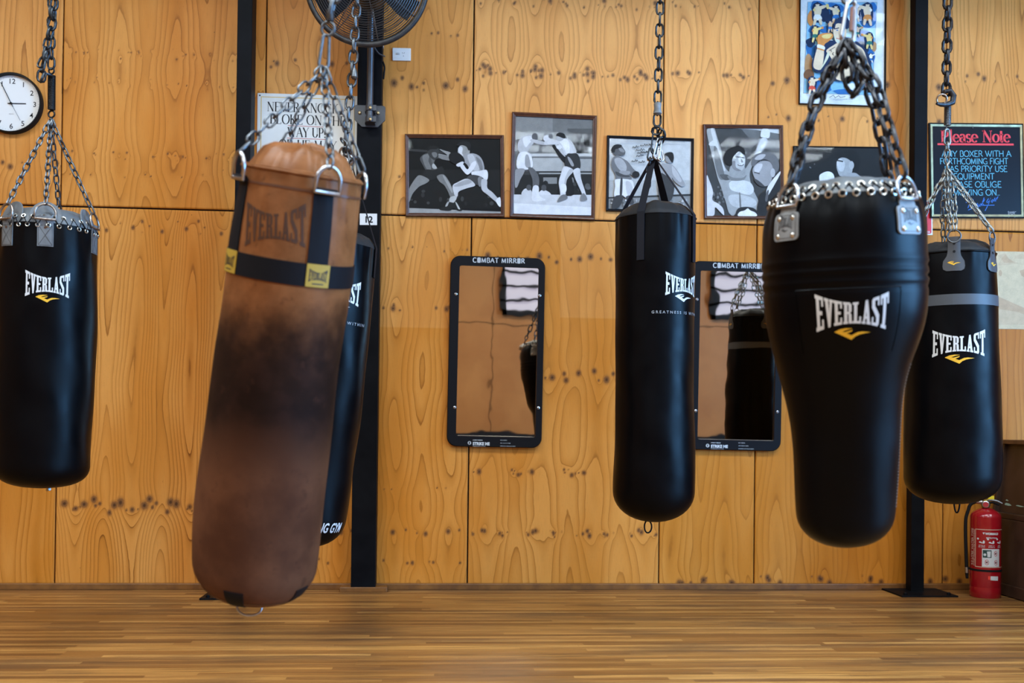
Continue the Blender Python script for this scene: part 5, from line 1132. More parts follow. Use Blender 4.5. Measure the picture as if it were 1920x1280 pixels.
def leather():
    m = bpy.data.materials.new('worn_brown_leather'); m.use_nodes = True; nt = m.node_tree; b = nt.nodes['Principled BSDF']
    tc = nt.nodes.new('ShaderNodeTexCoord').outputs['Object']
    z = N(nt, 'ShaderNodeSeparateXYZ', {0: tc}).outputs[2]
    no = lambda s, d, r=.55: N(nt, 'ShaderNodeTexNoise', {'Vector': tc, 'Scale': s, 'Detail': d, 'Roughness': r}).outputs['Fac']
    n1, n2, n3 = no(5, 5), no(16, 5), no(3, 2)
    zz = M1(nt, 'ADD', z, M1(nt, 'MULTIPLY', M1(nt, 'SUBTRACT', n1, .5), .34))
    # punched zone: sweat-darkened leather across the middle of the bag
    dk = M1(nt, 'MULTIPLY', SS(nt, zz, .40, .62), SS(nt, zz, .74, .95, 1, 0))
    base = MIX(nt, SS(nt, n2, .3, .7), (.175, .066, .023), (.25, .100, .037))
    low = MIX(nt, SS(nt, n1, .35, .68), (.066, .026, .014), (.125, .052, .026))
    c = MIX(nt, SS(nt, zz, .55, .95), low, base)
    c = MIX(nt, M1(nt, 'MULTIPLY', dk, .92), c, MIX(nt, SS(nt, n2, .4, .7), (.0055, .003, .0028), (.014, .0065, .0055)))
    c = MIX(nt, SS(nt, no(26, 4, .6), .58, .72, 0, .45), c, (.05, .02, .012))
    nt.links.new(c, b.inputs['Base Color'])
    nt.links.new(SS(nt, zz, .7, 1.0, .62, .36), b.inputs['Roughness']); b.inputs['Specular IOR Level'].default_value = .09
    b1 = N(nt, 'ShaderNodeBump', {'Height': no(120, 3), 'Strength': .12, 'Distance': .001})
    b2 = N(nt, 'ShaderNodeBump', {'Height': n2, 'Strength': .2, 'Distance': .004, 'Normal': b1.outputs[0]})
    nt.links.new(b2.outputs[0], b.inputs['Normal']); return m
LEATHER = leather()

def smooth_curve(v, pv, px_):
    """monotone-ish resampling: piecewise cosine-free Catmull"""
    x = np.interp(v, pv, px_); k = 5
    for _ in range(3):
        y = np.pad(x, k, mode='reflect', reflect_type='odd'); x = np.convolve(y, np.ones(2*k+1)/(2*k+1), 'valid')
    return x

class Bag:
    def __init__(s, label, Z, top, bot, left, right, cap, group='punching bags', gather=0.0, lump=.006, seed=1, tilt=0.0):
        s.Z = Z; s.s = Z/F
        T, B = Vector(top), Vector(bot); ax = T - B; s.Lpx = ax.length; e2 = ax/s.Lpx; e1 = Vector((-e2.y, e2.x))
        if e1.x < 0: e1 = -e1
        cx = B + ax*.5; dr = ray(cx.x, cx.y); az = math.atan2(dr.x, dr.y)
        d0 = ray(960, cx.y); s.cphi = (Vector((dr.x, dr.y)).normalized()).dot(Vector(((ROT @ Vector((0,0,-1))).x, (ROT @ Vector((0,0,-1))).y)).normalized())
        dz = math.sin(tilt)*s.Lpx*s.s/2; wt_, wb_ = pt(top[0], top[1], Z-dz), pt(bot[0], bot[1], Z+dz); z = (wt_-wb_).normalized()
        y = Vector((math.sin(az), math.cos(az), 0)); y = (y - z*y.dot(z)).normalized(); x = y.cross(z)
        s.M = Matrix(((x.x,y.x,z.x,wb_.x),(x.y,y.y,z.y,wb_.y),(x.z,y.z,z.z,wb_.z),(0,0,0,1))); s.Mi = s.M.inverted()
        s.L = (wt_-wb_).length; k = s.L/s.Lpx
        def loc(pts):
            q = sorted(((Vector(p)-B).dot(e2)*k, (Vector(p)-B).dot(e1)*k*s.cphi) for p in pts); return [a for a, _ in q], [b for _, b in q]
        s.hc = cap[0]*k; s.n = cap[1]
        v = np.linspace(0, s.L, 160); lv, lu = loc(left); rv, ru = loc(right)
        l, r = smooth_curve(v, lv, lu), smooth_curve(v, rv, ru)
        zz = (Z + dz*(1-2*v/s.L))*s.Lpx/(F*s.L); s.v, s.c, s.r = v, (l+r)/2*zz, (r-l)/2*zz
        s.gather, s.lump, s.seed = gather, lump, seed
        s.root = thing('punching_bag', label, 'punching bag', s.M, group)
    def rad(s, v): return float(np.interp(v, s.v, s.r))
    def prof(s, v):
        r = float(np.interp(max(v, 0), s.v, s.r))
        if v < s.hc: r *= max(0.0, 1 - (1 - v/s.hc)**s.n)**(1/s.n)
        return r
    def disp(s, a, v):
        d = s.lump*(math.sin(a*2 + v*5 + s.seed)*.5 + math.sin(a*3 - v*9 + s.seed*2.1)*.3 + math.sin(a*5 + v*17 + s.seed)*.2)
        t = (s.L - v)/s.L
        if s.gather and t < .16:
            d += s.gather*(1-t/.16)**1.5*(math.sin(a*22 + math.sin(a*3+s.seed)*1.5)*.5 + math.sin(a*13 + 1.7)*.5)
        return d
    def P(s, a, v, o=0.0):
        r = s.prof(v); r = r + s.disp(a, v)*min(1, r/.05) + o; c = float(np.interp(v, s.v, s.c))
        return Vector((c + r*math.sin(a), -r*math.cos(a), v))
    def px_v(s, px_, py_): return (s.Mi @ pt(px_, py_, s.Z)).z
    def front_v(s, py_):
        """height whose front centre projects on picture row py_"""
        lo, hi = -.1, s.L+.3
        for _ in range(40):
            m = (lo+hi)/2; p = s.M @ Vector((0, -s.rad(min(max(m,0),s.L)), m)); q = ROT.transposed() @ (p - CAM); y = 640+SHIFT - F*q.y/(-q.z)
            if y > py_: lo = m
            else: hi = m
        return (lo+hi)/2
    def body(s, m, nseg=96, name='body', vtop=None):
        mb = MB(); vt = vtop or s.L
        cap = [s.hc*(1-math.cos(PI/2*i/10)) for i in range(1, 11)]; vs = [s.hc*.004] + cap + list(np.linspace(s.hc, vt, 90))[1:]
        for v in vs:
            for k in range(nseg): mb.v.append(tuple(s.P(2*PI*k/nseg, v)))
        n = nseg; mb.f += [(i*n+k, i*n+(k+1) % n, (i+1)*n+(k+1) % n, (i+1)*n+k) for i in range(len(vs)-1) for k in range(n)]
        mb.f.append(tuple(range(n-1, -1, -1))); return obj(name, mb, m, s.root, smooth=60)
    def cover(s, prof, m, name='top_cover', nseg=96, wob=0.0):
        """prof: (fraction of rim radius, height above the rim)"""
        mb = MB(); c = float(s.c[-1]); R = float(s.r[-1])
        for f_, h in prof:
            for k in range(nseg):
                a = 2*PI*k/nseg; w_ = wob*(1-f_+.25)*(math.sin(a*5+1)*.6 + math.sin(a*9+2)*.4) if f_ < .99 else 0
                mb.v.append((c + (R*f_ + s.disp(a, s.L)*f_)*math.sin(a), -(R*f_ + s.disp(a, s.L)*f_)*math.cos(a), s.L + h + w_))
        n = nseg; mb.f += [(i*n+k, i*n+(k+1) % n, (i+1)*n+(k+1) % n, (i+1)*n+k) for i in range(len(prof)-1) for k in range(n)]
        mb.f.append(tuple(range((len(prof)-1)*n, len(prof)*n))); return obj(name, mb, m, s.root, smooth=50)
    def band(s, v0, v1, off, m, name, a0=0, a1=2*PI, n=96, tilt=0.0):
        mb = MB()
        for i in range(n+1):
            a = a0 + (a1-a0)*i/n; dv = tilt*math.sin(a)
            for v, o in ((v0, 0), (v0, off), (v1, off), (v1, 0)): mb.v.append(tuple(s.P(a, v+dv, o)))
        mb.f += [(i*4+k, (i+1)*4+k, (i+1)*4+k+1, i*4+k+1) for i in range(n) for k in range(3)]
        return obj(name, mb, m, s.root, smooth=40)
    def strap_mb(s, a0, w, v0, v1, off=.003, lean=0.0, nv=14):
        """strap from v0 up to v1 at angle a0; lean shifts the angle towards the lower end"""
        mb = MB(); na = 4; R = s.rad((v0+v1)/2)
        for j in range(nv+1):
            v = v0 + (v1-v0)*j/nv; a = a0 + lean*(1-j/nv)
            for i, o in [(0, 0)] + [(q, off) for q in range(na+1)] + [(na, 0)]: mb.v.append(tuple(s.P(a + (i/na-.5)*w/R, min(v, s.L), o)))
            if v > s.L:
                for q in range(-(na+3), 0): mb.v[q] = (mb.v[q][0], mb.v[q][1], v)
        k = na+3; mb.f += [(j*k+i, j*k+i+1, (j+1)*k+i+1, (j+1)*k+i) for j in range(nv) for i in range(k-1)]
        mb.f += [tuple(range(k)), tuple(range((nv+1)*k-1, nv*k-1, -1))]; return mb
    def local_frame(s, a): return Vector((math.cos(a), math.sin(a), 0)), Vector((math.sin(a), -math.cos(a), 0)), Vector((0,0,1))
    def d_ring(s, a, v, w, h, r, off=.012, lean=.0, m=CHROME, parent=None, name='d_ring'):
        t, n, z = s.local_frame(a); c = s.P(a, min(v, s.L), off); c.z = v; up = (z*math.cos(lean) + n*math.sin(lean))
        pts = [c + t*(w/2*math.cos(q)) + up*(h*.35 + (h*.65)*math.sin(q)) for q in np.linspace(0, PI, 13)] + [c - t*w/2, c + t*w/2]
        mb = MB(); mb.tube(pts, r, 8, closed=True); o = obj(name, mb, m, parent or s.root, smooth=60)
        return c + up*h
    def chains(s, tops, apex, pitch, W, r, m, twin=0.0):
        A = s.Mi @ apex
        for q in tops:
            mb = MB()
            if twin:
                d = Vector((0,0,1)).cross(A-q).normalized()*twin
                chain(mb, [q+d*.3, q.lerp(A,.4)+d, A+d*.3], pitch, W, r); chain(mb, [q-d*.3, q.lerp(A,.4)-d, A-d*.3], pitch, W, r)
            else: chain(mb, [q, A], pitch, W, r)
            obj('chain', mb, m, s.root, smooth=60)
    def logo(s, a, py, width, m1=WHITE_INK, m2=GOLD_INK, ratio=.62, sw=.53):
        v = s.front_v(py); h = width*ratio
        obj('lettering', wrap(s, slab_word(width, h), a, v-h*.5, .0011), m1, s.root)
        obj('emblem', wrap(s, swoosh(width*sw), a, v-h*.42, .0011), m2, s.root)

def carabiner(mb, a, b, w, r):                  # elongated loop from a (top) to b
    a, b = Vector(a), Vector(b); t = (a-b).normalized(); u = Vector((1,.2,0)); u = (u - t*u.dot(t)).normalized(); c = (a+b)/2; h = (a-b).length/2
    pts = []
    for i in range(13): q = PI*i/12; pts.append(c + t*(h - w*.35 + w*.35*math.sin(q)) + u*(w*.34*math.cos(q)))
    for i in range(13): q = PI + PI*i/12; pts.append(c + t*(-h + w*.5 + w*.5*math.sin(q)) + u*(w*.5*math.cos(q)))
    mb.tube(pts, r, 8, closed=True)
BEAMS = {}
def hang(name, label, Z, pts, cat='chain', pitch=.05, W=.034, r=.0055, m=DULL, parts=(), extra=None):
    """ceiling chain from the roof beam down through picture points (top first); returns its root"""
    ws = [pt(*p, Z) for p in pts]; d = (ws[0]-ws[1]).normalized(); up = ws[0] + d*((BEAM_Z - ws[0].z)/d.z)
    low = ws[-1]; root = thing(name, label, cat, low.copy(), 'chains the bags hang from')
    mb = MB(); chain(mb, [up] + ws, pitch, W, r); obj('chain', mb, m, root, world=True, smooth=60)
    y = round(up.y, 2); BEAMS[y] = BEAMS.get(y, 0) + 1
    return root

# ===== 1 left bag: grey straps, laced collar
b = Bag('black bag with grey straps and laced grey collar, hanging beside the wall clock', 4.2, (91,431), (80,914),
        [(-2,431),(-4,470),(-6,560),(-9,680),(-12,800),(-14,880)], [(183,431),(184.5,470),(184,560),(182,640),(179,740),(175,830),(173,880)], (46,2.6), gather=.005, seed=1)
b.body(VINYL)
b.cover([(1.0,0),(.985,.012),(.93,.032),(.80,.058),(.5,.075),(.1,.08)], COLLAR, 'collar', wob=.012)
LACE = mat('black_lace', (.008,.008,.010), .5)
def lacing(b, n, v_lo, up, R_e, r_e, lace_r, amp):
    """eyelets in two rows with a black lace zigzagging between them"""
    pts = []; proto = None
    for k in range(n):
        a = 2*PI*k/n
        for row in (0, 1):
            aa = a + row*PI/n
            if row == 0: p = b.P(aa, v_lo, .002); nr = Vector((math.sin(aa), -math.cos(aa), .1))
            else:
                R = b.rad(b.L)*up[0]; p = Vector((float(b.c[-1]) + R*math.sin(aa), -R*math.cos(aa), b.L + up[1])); nr = Vector((math.sin(aa), -math.cos(aa), up[2]))
            pts.append(p + nr.normalized()*.003)
            mb = MB(); ring(mb, p, nr, R_e, r_e, 14, 6); obj('eyelet', mb, EYELET, b.root, smooth=60)
    mb = MB(); mb.tube(pts, lace_r, 6, closed=True); obj('lace', mb, LACE, b.root, smooth=60)
lacing(b, 30, b.L-.012, (.965,.024,.5), .0075, .0028, .0032, 0)
tops = []
for a in (-.06, 1.13, -.92, 2.9, -2.3):
    st = b.strap_mb(a, .060, b.front_v(462), b.front_v(405), .004); so = obj('strap', st, GREY_WEB, b.root, smooth=40)
    v0, v1 = b.front_v(460), b.front_v(423); sx_ = .026
    lines = [p for (q0, q1) in (((-sx_, 0), (sx_, v1-v0)), ((sx_, 0), (-sx_, v1-v0)), ((-sx_, 0), (sx_, 0)), ((-sx_, v1-v0), (sx_, v1-v0)), ((-sx_,0),(-sx_,v1-v0)), ((sx_,0),(sx_,v1-v0))) for p in strokes([q0, q1], .0022, 0)]
    obj('stitching', wrap(b, lines, a, v0, .0046), STITCH, so)
    rv = [ell(0, b.front_v(427)-v0, .005, .005, 10)]; obj('rivet', wrap(b, rv, a, v0, .0052), mat('bronze_rivet', (.12,.07,.05), .4, .6), so)
    mb = MB(); t, n, z = b.local_frame(a); c = b.P(a, b.L, -.004); vr = b.front_v(408)
    pad_ = [(.062*math.cos(q), .078*math.sin(q)) for q in np.linspace(-.35, PI+.35, 17)]
    c.z = vr
    f3 = [c + t*x + z*y*.9 - n*(.012+.25*max(0,y)) for x, y in pad_]; f4 = [p - n*.006 for p in f3]; k = len(f3)
    mb.add(f3+f4, [tuple(range(k)), tuple(range(2*k-1, k-1, -1))] + [(i, i+k, (i+1) % k + k, (i+1) % k) for i in range(k)]); obj('ring_pad', mb, GREY_WEB, so)
    tops.append(b.d_ring(a, vr-.008, .078, .062, .0048, .010, -.15, mat('worn_steel', (.40,.38,.36), .35, .95, noise=(80,(.22,.15,.11),.08)), so))
apex = pt(95.5, 224, b.Z)
b.chains(tops[:4], apex, .034, .020, .0036, DULL)
b.logo(.0, 532, .172, WHITE_INK, GOLD_INK, .62, .53)
mb = MB(); mb.tube([b.P(.5,.002)+Vector((0,0,-.004)), Vector((float(b.c[0])+.02,-.02,-.008))], .006, 6); obj('bottom_tab', mb, CHROME, b.root)
r1 = hang('hanging_chain', 'double grey chain ending in a black coil spring beside the wall clock', 4.2, [(97,0),(96,70),(96,128)], pitch=.043, W=.030, r=.0048, m=mat('blue_grey_steel', (.065,.078,.09), .42, .85, noise=(60,(.03,.034,.038),.08)))
CM = MATS['blue_grey_steel']
mb = MB(); up_ = pt(103,-10,4.18); chain(mb, [Vector((up_.x, up_.y, BEAM_Z)), up_, pt(99,45,4.18), pt(90,75,4.17), pt(84,105,4.16), pt(75,125,4.15)], .043, .030, .0048); chain(mb, [pt(90,98,4.15), pt(80,122,4.14), pt(77,152,4.14)], .043, .030, .0048, twist=.6); chain(mb, [pt(77,152,4.14), pt(85,130,4.16), pt(92,140,4.17)], .043, .03, .0048); obj('spare_chain', mb, CM, r1, world=True, smooth=60)
SPR = mat('black_spring_steel', (.018,.019,.021), .35, .7)
mb = MB(); coil(mb, pt(97,141,4.2), pt(96.5,206,4.2), .0135, .0030, 26); obj('spring', mb, SPR, r1, world=True, smooth=60)
for py, rr in ((133,.012),(214,.014)):
    mb = MB(); ring(mb, pt(96.6,py,4.2), (.25,1,0), rr, .0038); obj('spring_eye', mb, SPR, r1, world=True, smooth=60)

# ===== 2 brown leather bag
b = Bag('brown leather bag with a dark worn middle, swinging in front of the white sign', 2.8, (565,326), (474,1122),
        [(456,322),(448,360),(440,400),(431,460),(424,520),(416,570),(407,620),(399,680),(390,750),(380,830),(372,900),(366.5,960),(364,1010),(365,1050)],
        [(676,335),(674.5,380),(672,440),(667,490),(661,545),(652,595),(644,645),(636,700),(629,755),(621,830),(614,900),(608,950),(603,1000),(597,1045)], (78,2.3), gather=.004, lump=.004, seed=4, tilt=math.radians(12))
b.body(LEATHER)
b.cover([(1.0,0),(1.0,.006),(.97,.006),(.94,-.004),(.90,.005),(.70,.052),(.52,.066),(.1,.07)], LEATHER, 'top_cover', wob=.014)
mb = MB(); mb.tube([b.P(2*PI*k/64, b.L-.003, .001) + Vector((0,0,.003)) for k in range(64)], .004, 8, closed=True); obj('rim_seam', mb, LEATHER, b.root, smooth=60)
b.band(b.L-.042, b.L-.036, .002, mat('leather_seam', (.10,.035,.014), .5), 'rim_stitching')
vb1, vb0 = b.front_v(490), b.front_v(533)
b.band(vb0, vb1, .004, BLACK_WEB, 'belt')
tops = []
for a in (.40, -1.12, 1.97, -2.7):
    so = obj('strap', b.strap_mb(a, .056, vb1-.012, b.L-.035, .0045, lean=.0, nv=26), BLACK_WEB, b.root, smooth=40)
    mb = MB(); c = b.P(a, b.L-.034, .010); t, n, z = b.local_frame(a); mb.tube([c - t*.030, c + t*.030], .0085, 10); obj('strap_fold', mb, BLACK_WEB, so, smooth=60)
    tops.append(b.d_ring(a, b.L-.036, .068, .066, .0052, .016, .05, CHROME, so))
    hh = (vb1-vb0); ph = hh*1.0; pw = .064
    po = obj('patch', wrap(b, [rect(-pw/2, 0, pw/2, ph)], a+.02 if a > 0 else a, vb0+hh*.02, .0062, .0018), mat('mustard_patch', (.40,.26,.025), .6), b.root)
    obj('patch_lettering', wrap(b, [[(x, y+ph*.22) for x, y in p] for p in slab_word(pw*.8, ph*.58)] + [[(x, y+ph*.17) for x, y in p] for p in [rect(-pw*.25,-.003,pw*.25,0)]], a+.02 if a > 0 else a, vb0+hh*.02, .0068, maxlen=.02), mat('patch_black', (.02,.018,.015), .6), po)
obj('worn_imprint', wrap(b, [[(x, y) for x, y in p] for p in slab_word(.17, .115)], -.30, b.front_v(470), .0011, lean=.12), mat('faded_imprint', (.060,.024,.012), .5), b.root)
apex = pt(607, 128, b.Z)
b.chains(tops, apex, .044, .024, .0034, DULL)
b.band(.040, .046, .0015, mat('leather_seam', (.10,.035,.014), .5), 'bottom_seam')
for a in (-.30, 2.0, .95):
    so = obj('bottom_strap', b.strap_mb(a, .056, .006, .085, .003), BLACK_WEB, b.root, smooth=40)
mb = MB(); c = Vector((float(b.c[0]) - .004, -.098, .016)); mb.tube([c + Vector((.034*math.cos(q), .012*math.sin(q), .020*math.sin(q))) for q in np.linspace(PI, 2*PI, 17)], .0030, 8); obj('bottom_ring', mb, CHROME, b.root, smooth=60)
r2 = hang('hanging_chain', 'blurred grey chain rising from the brown leather bag, ending in a ring and shackle', 2.8, [(630,-20),(624,10),(618,34)], pitch=.05, W=.032, r=.006)
mb = MB(); ring(mb, pt(615,54,2.8), (.3,1,.1), .019, .0045); obj('ring', mb, DULL, r2, world=True, smooth=60)
mb = MB(); mb.lathe([(.006,-.02),(.011,-.015),(.011,.015),(.006,.02)], 12, Matrix.Translation(pt(619,30,2.8))); obj('swivel', mb, DARKSTEEL, r2, world=True, smooth=40)
mb = MB(); carabiner(mb, pt(612,66,2.8), pt(606,128,2.8), .026, .0045); obj('shackle', mb, DULL, r2, world=True, smooth=60)

# ===== 3 long black bag behind the leather one
b = Bag('black bag leaning mostly hidden behind the brown leather bag', 4.55, (634,462), (579,1024),
        [(561,455),(560,491),(556,557),(549,628),(541,720),(532,792),(519,857),(513,912),(507,961),(505,985)],
        [(706.6,459),(705.5,491),(701,557),(693,628),(685,720),(676.5,792),(664,857),(657,912),(652,961),(648,985)], (55,2.2), gather=.003, seed=9)
b.body(VINYL); b.cover([(1.0,0),(.97,.014),(.80,.045),(.55,.06),(.1,.06)], VINYL_TOP, wob=.012)
apex = pt(651, 296, b.Z); A = b.Mi @ apex
def web_straps(b, angs, A, v_end, w=.030, m=BLACK_WEB):
    for a in angs:
        mb = MB(); t, n, z = b.local_frame(a); rim = b.P(a, b.L, .003)
        path = [(A + n*.012, t), (A.lerp(rim, .5) + n*.010, t), (rim + z*.006 + n*.002, t)] + [(b.P(a, b.L - (b.L-v_end)*i/8, .004), t) for i in range(1, 9)]
        vs = []
        for i, (p, tt) in enumerate(path):
            q = path[min(i+1, len(path)-1)][0] - path[max(i-1, 0)][0]; nn = tt.cross(q).normalized()*.0013; ww = w/2*(.75 if i == 0 else 1)
            vs += [p - tt*ww - nn, p + tt*ww - nn, p + tt*ww + nn, p - tt*ww + nn]
        k = len(path); mb.add(vs, [(i*4+j, i*4+(j+1) % 4, (i+1)*4+(j+1) % 4, (i+1)*4+j) for i in range(k-1) for j in range(4)] + [(0,3,2,1), ((k-1)*4,(k-1)*4+1,(k-1)*4+2,(k-1)*4+3)])
        obj('strap', mb, m, b.root, smooth=30)
web_straps(b, (.05, 1.35, -1.5, 2.9), A, b.front_v(505))
b.logo(.10, 545, .205, WHITE_INK, WHITE_INK, .56)
gv = b.front_v(604); obj('slogan', wrap(b, bfont('G R E A T N E S S   I S   W I T H I N', .013, .0002, 'CENTER', .30), .08, gv, .0012), GREY_INK, b.root)
gv = b.front_v(1003); obj('gym_lettering', wrap(b, [[(x+.16*y, y) for x, y in p] for p in bfont('BOXING GYM', .044, .0016, 'CENTER', .215)], .42, gv+.012, .0012), WHITE_INK, b.root)
r3 = hang('hanging_chain', 'grey chain of big links in front of the fan ending in a tangle', 4.55, [(675,-60),(668,20),(660,150),(648,268)], pitch=.052, W=.036, r=.0062)
mb = MB(); mb.lathe([(.010,-.02),(.016,-.012),(.014,.012),(.007,.03)], 12, Matrix.Translation(pt(664.5,140,4.53))); obj('shackle', mb, DULL, r3, world=True, smooth=40)
mb = MB(); chain(mb, [pt(640,262,4.5), pt(652,272,4.48), pt(644,285,4.5), pt(658,292,4.5), pt(650,276,4.52)], .034, .026, .0048, twist=.9); chain(mb, [pt(652,270,4.5), pt(656,286,4.46), pt(661,302,4.46), pt(655,318,4.46)], .045, .026, .0045, twist=.5); obj('chain_tangle', mb, DULL, r3, world=True, smooth=60)
for (x, y, rr) in ((648,288,.030),(652,300,.024),(641,305,.030)):
    mb = MB(); ring(mb, pt(x,y,4.5), (.4,1,.3*(1 if x > 645 else -1)), rr, .0048); obj('quick_link', mb, CHROME, r3, world=True, smooth=60)

# ===== 4 central black bag with webbing straps
b = Bag('long black bag on webbing straps between the two wall mirrors', 4.85, (1229,412), (1227,978),
        [(1154,412),(1153,480),(1154,580),(1154,730),(1151,830),(1147.5,905),(1149,935)], [(1304.5,412),(1304.5,470),(1302,530),(1300,630),(1301,730),(1303.5,830),(1304.5,895),(1302,935)], (58,2.1), gather=.004, lump=.004, seed=6)
b.body(VINYL); b.cover([(1.0,0),(.985,.010),(.93,.020),(.80,.046),(.62,.066),(.4,.07),(.1,.07)], VINYL_TOP, wob=.010)
mb = MB(); mb.tube([b.P(2*PI*k/64, b.L-.002, .001) for k in range(64)], .0035, 6, closed=True); obj('rim_seam', mb, VINYL_TOP, b.root, smooth=60)
A = b.Mi @ pt(1226, 299, b.Z)
web_straps(b, (-.36, 1.18, 2.75, -1.95), A, b.front_v(486), .036, NAVY_WEB)
b.logo(.80, 531, .205, WHITE_INK, WHITE_INK, .54)
gv = b.front_v(587); obj('slogan', wrap(b, bfont('G R E A T N E S S   I S   W I T H I N', .013, .0002, 'LEFT', .30), -.08, gv, .0012), GREY_INK, b.root)
mb = MB(); c = Vector((float(b.c[0])-.028, -.02, 0)); mb.tube([c + Vector((.016*math.sin(q)*(1.2 if q < PI else 1), 0, -.022 + .03*math.cos(q))) for q in np.linspace(0, 2*PI, 16)], .0038, 6); obj('bottom_loop', mb, BLACK_WEB, b.root, smooth=60)
mb = MB(); mb.tube([A + Vector((.030*math.cos(q), .03*math.sin(q), 0)) for q in np.linspace(0, 2*PI, 20, endpoint=False)], .0045, 8, closed=True); obj('strap_ring', mb, CHROME, b.root, smooth=60)
r4 = hang('hanging_chain', 'straight grey chain above the central black bag with tape on one link', 4.85, [(1238,0),(1235,120),(1232,235)], pitch=.054, W=.033, r=.0056, m=CM)
mb = MB(); mb.lathe([(.015,-.030),(.021,-.026),(.017,0),(.019,.022),(.015,.026)], 10, Matrix.Translation(pt(1233,203,4.83))); obj('tape_wrap', mb, mat('grey_tape', (.22,.24,.25), .6, noise=(30,(.13,.14,.15),.1)), r4, world=True, smooth=40)
mb = MB(); chain(mb, [pt(1224,246,4.81), pt(1240,244,4.79), pt(1243,262,4.81), pt(1236,270,4.83)], .046, .034, .0056, twist=.5); obj('chain_tangle', mb, CM, r4, world=True, smooth=60)
for (x0_, y0_, x1_, y1_) in ((1229,240,1226,288),(1238,258,1230,298),(1221,278,1219,300),(1236,278,1240,302)):
    mb = MB(); carabiner(mb, pt(x0_,y0_,4.82), pt(x1_,y1_,4.81), .030, .0048); obj('quick_link', mb, CHROME if x0_ > 1230 else CM, r4, world=True, smooth=60)
mb = MB(); chain(mb, [pt(1219,296,4.83), pt(1216,330,4.82), pt(1214,352,4.83)], .040, .024, .0040); obj('loose_chain', mb, DARKSTEEL, r4, world=True, smooth=60)

# ===== 5 bulbous uppercut bag
b = Bag('bulbous black bag tapering to a narrow foot, with riveted grey plates', 2.85, (1581,376), (1585,1023),
        [(1441,376),(1429,388),(1425.5,414),(1425,450),(1425,495),(1427,539),(1431,586),(1441,632),(1451,670),(1466,720),(1478,765),(1484,810),(1486,860),(1487,910),(1489,950),(1491,975)],
        [(1719,376),(1730,392),(1733.5,420),(1734.5,445),(1735.5,495),(1736,570),(1731,601),(1723,632),(1712,657),(1700,690),(1692,730),(1688,770),(1686,820),(1684,870),(1681,930),(1676,975)], (66,2.2), gather=.006, lump=.003, seed=2, tilt=math.radians(5))
def creased(b=b):                                # two pressed seams round the bag
    vs = [b.front_v(498), b.front_v(517), b.front_v(536)]; old = b.disp
    def d(a, v): return old(a, v) - sum(.0042*math.exp(-((v-q)/.006)**2) for q in vs) + sum(.003*math.exp(-((v-q-.014)/.01)**2) for q in vs)
    b.disp = d
creased(); b.body(VINYL, 112)
b.cover([(1.0,0),(.965,.010),(.90,.020),(.80,.031),(.72,.040),(.60,.048),(.56,.050),(.1,.050)], COLLAR, 'collar', wob=.004)
lacing(b, 36, b.L-.003, (.905,.021,.7), .0085, .0034, .0042, 0)
tops = []
PLATE = mat('grey_plate_leather', (.25,.265,.27), .5, noise=(22,(.19,.2,.205),.06))
for a in (-.72, .86, 2.42, -2.3):
    v1, v0 = b.front_v(404)+.034, b.front_v(458)+.034; hh = v1-v0; pw = .088
    so = obj('strap_plate', wrap(b, [rrect(-pw/2, 0, pw/2, hh, .012)], a, v0-.012, .006, .005), PLATE, b.root)
    edge = rrect(-pw/2+.007, .007, pw/2-.007, hh-.007, .009); lines = strokes(edge+edge[:1], .0016, 0); obj('stitching', wrap(b, lines, a, v0-.012, .0066), STITCH, so)
    for x, y in ((-.30,.17),(.30,.17),(-.28,.80),(.28,.80)):
        p = b.P(a + x*pw/b.rad(v0), v0-.012+y*hh, .0055); t, n, z = b.local_frame(a + x*pw/b.rad(v0)); R3 = Matrix((t, z, n)).transposed().to_4x4()
        s_ = MB(); s_.lathe([(.0075,0),(.0075,.002),(.004,.0045),(.0005,.005)], 12, Matrix.Translation(p) @ R3); obj('rivet', s_, EYELET, so, smooth=60)
    wl = slab_word(.050, .046); obj('plate_lettering', wrap(b, [[(x, y+hh*.38) for x, y in p] for p in wl] + [[(x, y+hh*.42) for x, y in p] for p in swoosh(.026)], a, v0-.012, .0068, maxlen=.02), mat('plate_print', (.045,.047,.052), .5), so)
    so2 = obj('strap', b.strap_mb(a, .056, v1-.020, v1+.014, .004), PLATE, b.root, smooth=40)
    tops.append(b.d_ring(a, v1+.006, .070, .062, .0052, .012, -.25, CHROME, so2))
apex = pt(1590, 78, b.Z)
A = b.Mi @ apex
for q, bow in zip(tops, (-.02, .02, .02, -.02)):
    mb = MB(); mid = q.lerp(A, .62) + Vector((bow*1.2, 0, 0)); chain(mb, [q, mid, A], .050, .031, .0062); obj('chain', mb, DARKSTEEL, b.root, smooth=60)
mb = MB(); chain(mb, [A+Vector((-.01,-.02,-.03)), A+Vector((.0,-.03,-.12)), A+Vector((.03,-.02,-.16)), A+Vector((.03,0,-.05))], .046, .034, .0062, twist=.5); obj('gathered_chain', mb, DARKSTEEL, b.root, smooth=60)
b.logo(.10, 585, .184, WHITE_INK, GOLD_INK, .55, .51)
v0, v1 = b.front_v(662), b.front_v(540)
pl_ = strokes([(-.135,v1-v0),(-.130,0)], .003, 0) + strokes([(.118,v1-v0),(.115,0)], .003, 0) + strokes([(-.135,v1-v0),(.118,v1-v0)], .003, 0)
obj('panel_seam', wrap(b, pl_, .10, v0, .0015), VINYL, b.root)
vs_ = [b.front_v(py) for py in np.linspace(690, 960, 46)]
for k, v in enumerate(vs_): pass
mb = MB()
for v in vs_: mb.box(b.P(1.36, v, .0015), (.002,.005,.004))
obj('side_stitching', mb, GREY_INK, b.root)
r5 = hang('hanging_chain', 'chrome spring hook above the gathered chains of the bulbous bag', 2.85, [(1592,-60),(1591,-20),(1590,4)], pitch=.05, W=.032, r=.006)
